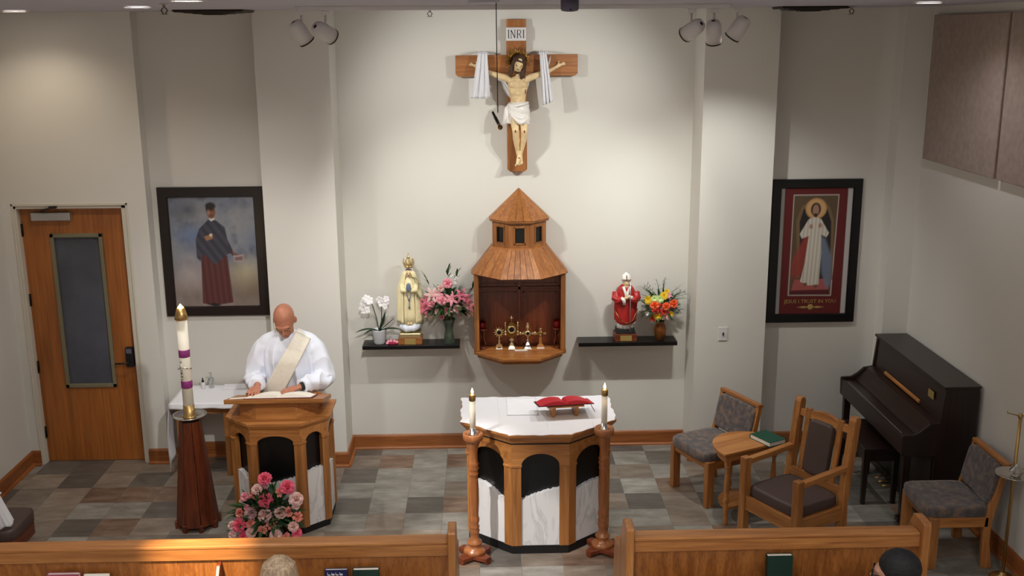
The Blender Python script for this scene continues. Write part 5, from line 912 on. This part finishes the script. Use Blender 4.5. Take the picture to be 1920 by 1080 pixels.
# ------------------------------------------------------------------ side chairs
def slabXZ(m, poly, x0, x1): m.loft([[(x0, y, z) for y, z in poly], [(x1, y, z) for y, z in poly]])
def pad(m, w, d, h, T4, n=14, crown=.5):
    """upholstered pad w x d x h with rounded edge, centred"""
    secs = []
    for a in range(-4, 5):
        ph = a/4*PI/2; s = math.cos(ph)**.35; z = h/2*math.sin(ph); ring = []
        for i in range(40):
            th = 2*PI*i/40; c, q = math.cos(th), math.sin(th); k = 1/max(abs(c)**8+abs(q)**8, 1e-6)**.125; ring.append((w/2*(1-(1-s)*.12)*c*k, d/2*(1-(1-s)*.12)*q*k, z*(1+.0*c)))
        secs.append(ring)
    m.loft(secs, True, True, T=T4)
def make_side_chair(label, loc, rz):
    t = thing('side_chair', label, 'chair', loc, rz, 'upholstered oak side chairs'); W_ = .235
    for s in (-1, 1):
        part('front_leg', 'oakZ', t, (s*W_-.026, s*W_+.026, -.235, -.165, 0, .40), bevel=.004)
        m = MB(); slabXZ(m, [(.17, 0), (.245, 0), (.215, .20), (.215, .36), (.27, .62), (.305, .80), (.265, .80), (.225, .62), (.165, .40), (.155, .28)], s*W_-.018, s*W_+.018); m.obj('rear_post', 'oakZ', t, bevel=.004)
        part('side_rail', 'oakY', t, (s*W_-.018, s*W_+.018, -.17, .19, .325, .40), bevel=.003)
    part('front_rail', 'oakX', t, (-W_, W_, -.225, -.195, .335, .40), bevel=.003); part('rear_rail', 'oakX', t, (-W_, W_, .165, .19, .33, .39), bevel=.003)
    m = MB(); pad(m, .50, .47, .085, Matrix.Translation((0, -.025, .432))); m.obj('seat_cushion', 'tapestry', t)
    m = MB(); pad(m, .475, .30, .06, Matrix.Translation((0, .236, .635)) @ Matrix.Rotation(R(78), 4, 'X')); m.obj('back_cushion', 'tapestry', t)
    m = MB(); slabXZ(m, [(.258, .785), (.312, .778), (.316, .808), (.262, .815)], -W_-.02, W_+.02); m.obj('top_rail', 'oakX', t, bevel=.006)
    return t
cA = make_side_chair('upholstered oak side chair beside the half round table', (1.885, 8.225, 0), R(-65)); cB = dup(cA, None, (3.395, 7.095, 0), R(-90), 'upholstered oak side chair against the right wall')

# ------------------------------------------------------------------ presider's armchair
t = thing('presider_armchair', 'large oak armchair with brown vinyl seat and slatted back', 'armchair', (2.29, 7.24, 0), R(-60)); W_ = .265
for s in (-1, 1):
    part('front_post', 'oakZ', t, (s*W_-.03, s*W_+.03, -.275, -.215, 0, .685), bevel=.005)
    m = MB(); slabXZ(m, [(.20, 0), (.265, 0), (.255, .40), (.335, 1.03), (.32, 1.06), (.285, 1.06), (.27, 1.03), (.195, .42)], s*W_-.03, s*W_+.03); m.obj('rear_post', 'oakZ', t, bevel=.005)
    part('side_rail', 'oakY', t, (s*W_-.018, s*W_+.018, -.22, .21, .27, .38), bevel=.003)
    m = MB(); slabXZ(m, [(-.255, .625), (.0, .64), (.255, .655), (.255, .695), (0, .682), (-.27, .668)], s*W_-.026, s*W_+.026); m.obj('armrest', 'oakY', t, bevel=.006)
    m = MB(); slabXZ(m, [(.222, .44), (.30, 1.0), (.278, 1.0), (.205, .44)], s*.155-.024, s*.155+.024); m.obj('back_slat', 'oakZ', t, bevel=.003)
part('front_rail', 'oakX', t, (-W_, W_, -.262, -.232, .27, .38), bevel=.003); part('rear_rail', 'oakX', t, (-W_, W_, .21, .24, .30, .385), bevel=.003); part('lower_back_rail', 'oakX', t, (-W_, W_, .205, .235, .44, .52), bevel=.003)
m = MB(); top = [(-W_, .955), (-.13, .965), (-.06, .985), (0, .99), (.06, .985), (.13, .965), (W_, .955), (W_, .905), (-W_, .905)]
m.loft([[(x, .277+.12*(z-.95)+e, z+.02) for x, z in top] for e in (0, .028)]); m.obj('crest_rail', 'oakX', t, bevel=.004)
m = MB(); pad(m, .50, .46, .10, Matrix.Translation((0, -.01, .415))); m.obj('seat_cushion', 'vinyl', t)
m = MB(); pad(m, .23, .42, .05, Matrix.Translation((0, .238, .735)) @ Matrix.Rotation(R(82), 4, 'X')); m.obj('back_cushion', 'vinyl', t)

# ------------------------------------------------------------------ half round table with book
t = thing('half_round_table', 'half round oak side table between the two chairs', 'table', (2.09, 7.70, 0), R(26)); zt = .62
arc = [(.30*math.cos(PI*i/24), .34*math.sin(PI*i/24)) for i in range(25)]
MB().prism([(-.30, -.03), (.30, -.03)]+arc, zt-.02, zt).obj('table_top', 'oakX', t, bevel=.004); MB().prism([(x*.88, y*.88) for x, y in [(-.30, .0), (.30, .0)]+arc], zt-.085, zt-.02).obj('apron', 'oakX', t)
for x, y in ((-.235, .015), (.235, .015), (0, .27)):
    part('leg_block', 'oakZ', t, (x-.02, x+.02, y-.02, y+.02, zt-.12, zt-.02)); MB().lathe([(.016, 0), (.020, .01), (.014, .03), (.022, .06), (.014, .075), (.020, .09), (.020, .15), (.013, .17), (.022, .19), (.022, .22), (.013, .235), (.024, .30), (.017, .42), (.013, .47), (.021, .485), (.021, .505)], 16, (x, y, 0)).obj('turned_leg', 'oakZ', t)
MB().prism([(x*.8, y*.8) for x, y in [(-.30, .0), (.30, .0)]+arc], .13, .145).obj('lower_shelf', 'oakX', t)
def closed_book(name, label, loc, rot, w, d, h, mat, group=None):
    t = thing(name, label, 'book', loc, 0, group); t.rotation_euler = rot
    m = MB(); m.b2(-w/2, w/2, -d/2, d/2, 0, .004); m.b2(-w/2, w/2, -d/2, d/2, h-.004, h); m.b2(-w/2, -w/2+.005, -d/2, d/2, 0, h); m.obj('cover', mat, t, bevel=.0015); part('page_block', 'page', t, (-w/2+.004, w/2-.005, -d/2+.005, d/2-.005, .004, h-.004), bevel=0); return t
closed_book('green_hymnal', 'green hardback hymnal lying on the half round table', (2.235, 7.815, zt), (0, 0, R(-62)), .23, .17, .038, 'greenbook')

# ------------------------------------------------------------------ upright piano (faces -X)
t = thing('upright_piano', 'dark walnut upright piano against the right wall', 'piano', (0, 0, 0)); Y0, Y1 = 7.52, 8.97; XB = 3.765
def slabY(m, poly, y0, y1): m.loft([[(x, y0, z) for x, z in poly], [(x, y1, z) for x, z in poly]])
side = [(XB, 0.02), (XB, 1.13), (3.50, 1.13), (3.475, .86), (3.40, .85), (3.345, .80), (3.29, .765), (3.20, .76), (3.195, .745), (3.20, .60), (3.215, .59), (3.46, .585), (3.46, .02)]
for ya, yb in ((Y0, Y0+.032), (Y1-.032, Y1)): m = MB(); slabY(m, side, ya, yb); m.obj('side_cheek', 'pianoZ', t, bevel=.004)
m = MB(); slabY(m, [(3.755, 1.132), (3.775, 1.153), (3.485, 1.153), (3.485, 1.132)], Y0-.012, Y1+.01); m.obj('lid', 'piano', t, bevel=.004)
m = MB(); slabY(m, [(3.51, 1.13), (3.535, 1.13), (3.515, .86), (3.49, .86)], Y0+.03, Y1-.03); m.obj('upper_panel', 'piano', t)
m = MB(); slabY(m, [(3.49, .86), (3.515, .86), (3.44, .835), (3.42, .85)], Y0+.03, Y1-.03); m.obj('music_shelf', 'piano', t, bevel=.002)
m = MB(); slabY(m, [(3.475, .875), (3.488, .875), (3.488, .900), (3.475, .892)], 7.93, 8.68); m.obj('music_ledge', 'oakY', t)
m = MB(); slabY(m, [(3.42, .85), (3.435, .84), (3.34, .735), (3.325, .742)], Y0+.03, Y1-.03); m.obj('fallboard', 'piano', t, bevel=.002); MB().b2(3.205, 3.46, Y0+.03, Y1-.03, .62, .715).obj('key_bed', 'piano', t); part('key_slip', 'piano', t, (3.2, 3.225, Y0+.03, Y1-.03, .60, .745), bevel=.003); part('key_strip', 'steel', t, (3.2265, 3.232, 7.62, 8.86, .715, .745), bevel=0); part('key_cover', 'piano', t, (3.232, 3.345, Y0+.03, Y1-.03, .715, .738), bevel=.002)
part('lower_panel', 'pianoZ', t, (3.45, 3.47, Y0+.03, Y1-.03, .06, .60)); part('back', 'blackm', t, (XB-.03, XB, Y0+.02, Y1-.02, .03, 1.13)); part('bottom_rail', 'pianoZ', t, (3.44, 3.75, Y0+.02, Y1-.02, .02, .08))
part('brand_plate', 'plate', t, (3.488, 3.494, 7.70, 7.80, .985, 1.045), bevel=0)
for y in (Y0+.04, Y1-.04):
    m = MB(); m.loft([[(3.225, y-.028, .60), (3.285, y-.028, .60), (3.285, y+.028, .60), (3.225, y+.028, .60)], [(3.235, y-.018, .07), (3.275, y-.018, .07), (3.275, y+.018, .07), (3.235, y+.018, .07)]]); m.obj('leg', 'pianoZ', t); part('toe_block', 'pianoZ', t, (3.215, 3.46, y-.035, y+.035, .028, .07), bevel=.006); MB().lathe([(.012, -.012), (.016, 0), (.012, .012)], 12, T=Matrix.Translation((3.24, y, .016)) @ Matrix.Rotation(R(90), 4, 'X')).obj('caster', 'brass', t)
for k in range(3): m = MB(); y = 8.16+k*.085; m.tube([(3.46, y, .075), (3.38, y, .07), (3.325, y, .055)], [.010, .012, .020], 10, flat=.4); m.obj('pedal', 'brass', t)
t = thing('piano_bench', 'dark piano bench pushed under the keyboard', 'bench', (3.205, 8.24, 0)); part('seat', 'pianoZ', t, (-.15, .16, -.34, .34, .47, .50), bevel=.006); part('storage_box', 'pianoZ', t, (-.135, .145, -.32, .32, .38, .47))
for x in (-.12, .13):
    for y in (-.30, .30): m = MB(); q = lambda h, z: [(x-h, y-h, z), (x+h, y-h, z), (x+h, y+h, z), (x-h, y+h, z)]; m.loft([q(.024, .47), q(.016, 0)]); m.obj('leg', 'pianoZ', t)

# ------------------------------------------------------------------ brass stand by the right wall
t = thing('thurible_stand', 'tall brass stand with round tray and hooks at right edge', 'stand', (3.652, 6.70, 0))
MB().lathe([(.085, 0), (.09, .008), (.08, .016), (.03, .03), (.018, .05)], 30).obj('base', 'brass', t); MB().lathe([(.0115, .04), (.0115, .80), (.0115, 1.22)], 16).obj('pole', 'brass', t)
MB().lathe([(.012, .792), (.12, .795), (.125, .802), (.12, .80), (.012, .797)], 36).obj('tray', 'silver', t); MB().lathe([(.030, .80), (.044, .82), (.046, .84), (.030, .855), (.014, .87), (.006, .885)], 12, (-.005, -.035, 0), smooth=False).obj('boat_finial', 'silver', t)
for s in (-1, 1): MB().tube([(0, 0, 1.22), (s*.05, -.005, 1.237), (s*.088, -.01, 1.25), (s*.094, -.01, 1.246), (s*.100, -.01, 1.256), (s*.098, -.01, 1.266)], .0035, 7).obj('hook', 'brass', t)
MB().lathe([(.014, 1.21), (.016, 1.22), (.014, 1.235), (.004, 1.242)], 14).obj('collar', 'brass', t)

# ------------------------------------------------------------------ kneeler at the left edge
t = thing('kneeler', 'low kneeler with brown vinyl top at the left edge', 'kneeler', (-3.79, 7.505, 0)); m = MB(); pad(m, .50, .44, .09, Matrix.Translation((0, 0, .165))); m.obj('cushion', 'vinyl', t); part('board', 'cherX', t, (-.23, .23, -.20, .20, .10, .125))
for s in (-1, 1): part('side_foot', 'cherY', t, (s*.21-.02, s*.21+.02, -.19, .19, 0, .10))
m = MB()
def kc(u, v): th = u*1.7; r_ = .05+.10*v; x = .025+r_*math.cos(th*1.0-.4)*1.0; y = -.10-.10*math.sin(th)+.004*math.sin(u*30); z = .49-.24*v+.010*math.sin(u*12)*v-.03*u; return (x, y, max(z, .222))
m.grid(kc, 20, 16); m.grid(lambda u, v: (-.35+.38*u, -.25+.30*v, .49+.01*math.sin(u*6)-.08*u*u), 10, 8); tag(m.obj('white_drape', 'cloth', None, loc=(-3.74, 7.50, 0), solid=.006), 'white fabric hanging over the kneeler at the left edge', 'cloth')

# ------------------------------------------------------------------ pews
def pew(x0, x1, label, brackets, end0=True, end1=True):
    t = thing('church_pew', label, 'pew', (0, 0, 0), group='oak pews'); Y = 5.74
    part('top_cap', 'oakX', t, (x0, x1, Y-.004, Y+.10, .835, .86), bevel=.008); part('upper_rail', 'oakX', t, (x0, x1, Y, Y+.03, .765, .836), bevel=.002)
    m = MB(); m.loft([[(x, Y+.012, .77), (x, Y+.035, .77), (x, Y+.095, .40), (x, Y+.07, .40)] for x in (x0, x1)]); m.obj('back_panel', 'pewpanel', t)
    part('seat', 'oakX', t, (x0, x1, Y+.08, Y+.50, .40, .44), bevel=.01); part('lower_rail', 'oakX', t, (x0, x1, Y+.06, Y+.09, .12, .40))
    for on, x, s in ((end0, x0, -1), (end1, x1, 1)):
        if not on: continue
        m = MB(); pr_ = [(Y-.03, 0), (Y+.52, 0), (Y+.54, .42), (Y+.50, .62), (Y+.30, .66), (Y+.20, .80), (Y+.13, .925), (Y+.10, .935), (Y-.02, .935), (Y-.035, .92)]; m.loft([[(x+(0 if s > 0 else -.05)+e, y, z) for y, z in pr_] for e in (0, .05)]); m.obj('end_panel', 'oakZ', t, bevel=.008)
    part('rack_shelf', 'oakX', t, (x0+.1, x1-.1, Y-.085, Y+.06, .475, .49)); part('rack_front', 'oakX', t, (x0+.1, x1-.1, Y-.095, Y-.083, .49, .57))
    for x in brackets:
        m = MB(); pr_ = [(Y+.04, .755), (Y-.03, .745), (Y-.07, .70), (Y-.09, .62), (Y-.095, .49), (Y+.06, .49)]; m.loft([[(x+e, y, z) for y, z in pr_] for e in (-.011, .011)]); m.obj('rack_bracket', 'cherZ', t, bevel=.003)
pew(-3.70, -.243, 'long honey oak pew at lower left before the lectern', (-1.60, -3.2)); pew(.868, 2.60, 'shorter oak pew at lower right before the armchair', ())
def rack_book(name, label, x, w, h, th, mat, tilt=4):
    t = thing(name, label, 'book', (x, 5.725, .4905), 0, 'hymnals in the pew racks'); t.rotation_euler = (R(-tilt), 0, 0)
    m = MB(); m.b2(-w/2, w/2, -th, -th+.004, 0, h); m.b2(-w/2, w/2, -.004, 0, 0, h); m.b2(-w/2, -w/2+.005, -th, 0, 0, h); m.obj('cover', mat, t, bevel=.0015); part('page_block', 'page', t, (-w/2+.004, w/2-.004, -th+.004, -.004, .003, h-.004), bevel=0); return t
rack_book('red_hymnal', 'maroon book in the left pew rack, leftmost', -2.515, .19, .218, .035, 'pinkbook'); rack_book('white_booklet', 'white booklet beside the maroon book in the pew rack', -2.325, .15, .205, .012, 'page'); nb = rack_book('navy_book', 'navy book with white lettering beside the blonde head', -.91, .135, .210, .028, 'navybook'); rack_book('dark_green_hymnal', 'dark green hymnal in the left pew rack, rightmost', -.733, .155, .212, .04, 'darkgreen'); rack_book('green_pew_hymnal', 'dark green hymnal in the right pew rack', 1.745, .155, .25, .04, 'darkgreen')
text_mesh('Word', .05, 'cover_lettering', 'white', nb, Matrix.Translation((0, -.0295, .185)) @ FACE_CAM) if False else None
m = MB()
for k, z in enumerate((.188,)):
    for i in range(4): m.b2(-.05+i*.024, -.032+i*.024, -.0300, -.0282, z-.012, z-.006+.004*(i % 2)); m.b2(-.05+i*.024, -.047+i*.024, -.0300, -.0282, z-.012, z+.006)
m.obj('cover_lettering', 'white', nb)

# ------------------------------------------------------------------ two people kneeling behind the pews
def worshipper(label, loc, rz, skin, hairm, shirt, long_hair, glasses, zt):
    k = zt/1.235; m = MB(); T4 = head(m, Vector((0, -.02, 1.11*k)), Matrix.Rotation(R(4), 3, 'X')); m.tube([(0, .02, .90*k), (0, .01, 1.05*k)], .05, 12); m.tube([(0, .0, .42), (0, 0, .60*k), (0, .01, .80*k), (0, .015, .90*k), (0, .02, .95*k)], [.15, .14, .155, .14, .06], 16, flat=.68)
    for s in (-1, 1):
        m.tube([(s*.09, 0, .46), (s*.10, -.03, .08), (s*.10, .0, .055), (s*.10, .25, .05), (s*.10, .42, .05), (s*.10, .47, .03)], [.085, .06, .055, .048, .036, .03], 12); m.tube([(s*.15, .01, .88*k), (s*.215, -.01, .82*k), (s*.23, -.03, .62*k), (s*.12, -.22, .66*k)], [.055, .052, .042, .03], 12); hand(m, (s*.12, -.22, .66*k), (-s*.5, -.8, .1), -s)
    p = m.obj('person', skin, None, loc=loc, rot=(0, 0, rz), vox=.007, smooth_it=2); tag(p, label, 'person')
    m = MB(); m.tube([(0, .0, .40), (0, 0, .60*k), (0, .01, .80*k), (0, .015, .90*k), (0, .02, .94*k)], [.17, .16, .172, .155, .07], 20, flat=.7)
    for s in (-1, 1): m.tube([(s*.15, .01, .885*k), (s*.215, -.01, .82*k), (s*.23, -.03, .62*k), (s*.15, -.17, .65*k)], [.065, .064, .055, .045], 14)
    m.obj('shirt', shirt, p, vox=.010, smooth_it=2); m = MB(); m.tube([(0, .0, .44), (0, -.01, .30), (0, .1, .14)], [.18, .19, .17], 18)
    for s in (-1, 1): m.tube([(s*.10, -.02, .30), (s*.10, -.03, .10), (s*.10, .02, .075), (s*.10, .35, .06)], [.09, .08, .075, .055], 12)
    m.obj('trousers', 'blackm', p, vox=.012, smooth_it=2)
    m = MB(); e = lambda c, r: m.ell(c, r, None, 20, 12, T=T4)
    e((0, .022, .040), (.090, .108, .098)); e((0, .05, -.02), (.088, .075, .09))
    if long_hair:
        m.tube([(0, .03, .06), (0, .05, -.06), (0, .065, -.15), (0, .07, -.22)], [.09, .098, .105, .09], 20, flat=.62, wob=lambda t_, th: 1+.04*math.sin(11*th), T=T4)
        for i in range(34):
            a = R(-20+220*i/33); m.tube([(.02*math.cos(a), .02+.02*math.sin(a), .136), (.075*math.cos(a), .03+.085*math.sin(a), .095), (.098*math.cos(a), .04+.092*math.sin(a), 0), (.105*math.cos(a), .05+.085*math.sin(a), -.12)], [.009, .011, .011, .009], 7, T=T4)
    m.obj('hair', hairm, p, vox=.0036, smooth_it=0 if long_hair else 2)
    if glasses:
        m = MB()
        for s in (-1, 1): m.tube([(s*.035+.026*math.cos(2*PI*i/16), -.112, .02*math.sin(2*PI*i/16)) for i in range(17)], .003, 6, T=T4); m.tube([(s*.06, -.108, .004), (s*.080, -.03, .008), (s*.082, .02, .0)], .003, 6, T=T4)
        m.tube([(-.010, -.112, .002), (.010, -.112, .002)], .003, 6, T=T4); m.obj('glasses', 'blackm', p)
worshipper('person with blonde hair kneeling behind the left pew, seen from behind', (-1.078, 4.95, 0), R(178), 'skin2', 'blonde', 'shirt2', True, False, 1.175)
worshipper('dark haired person in glasses behind the right pew, facing left', (2.13, 4.90, 0), R(-118), 'skin2', 'blackhair', 'shirt', False, True, 1.175)
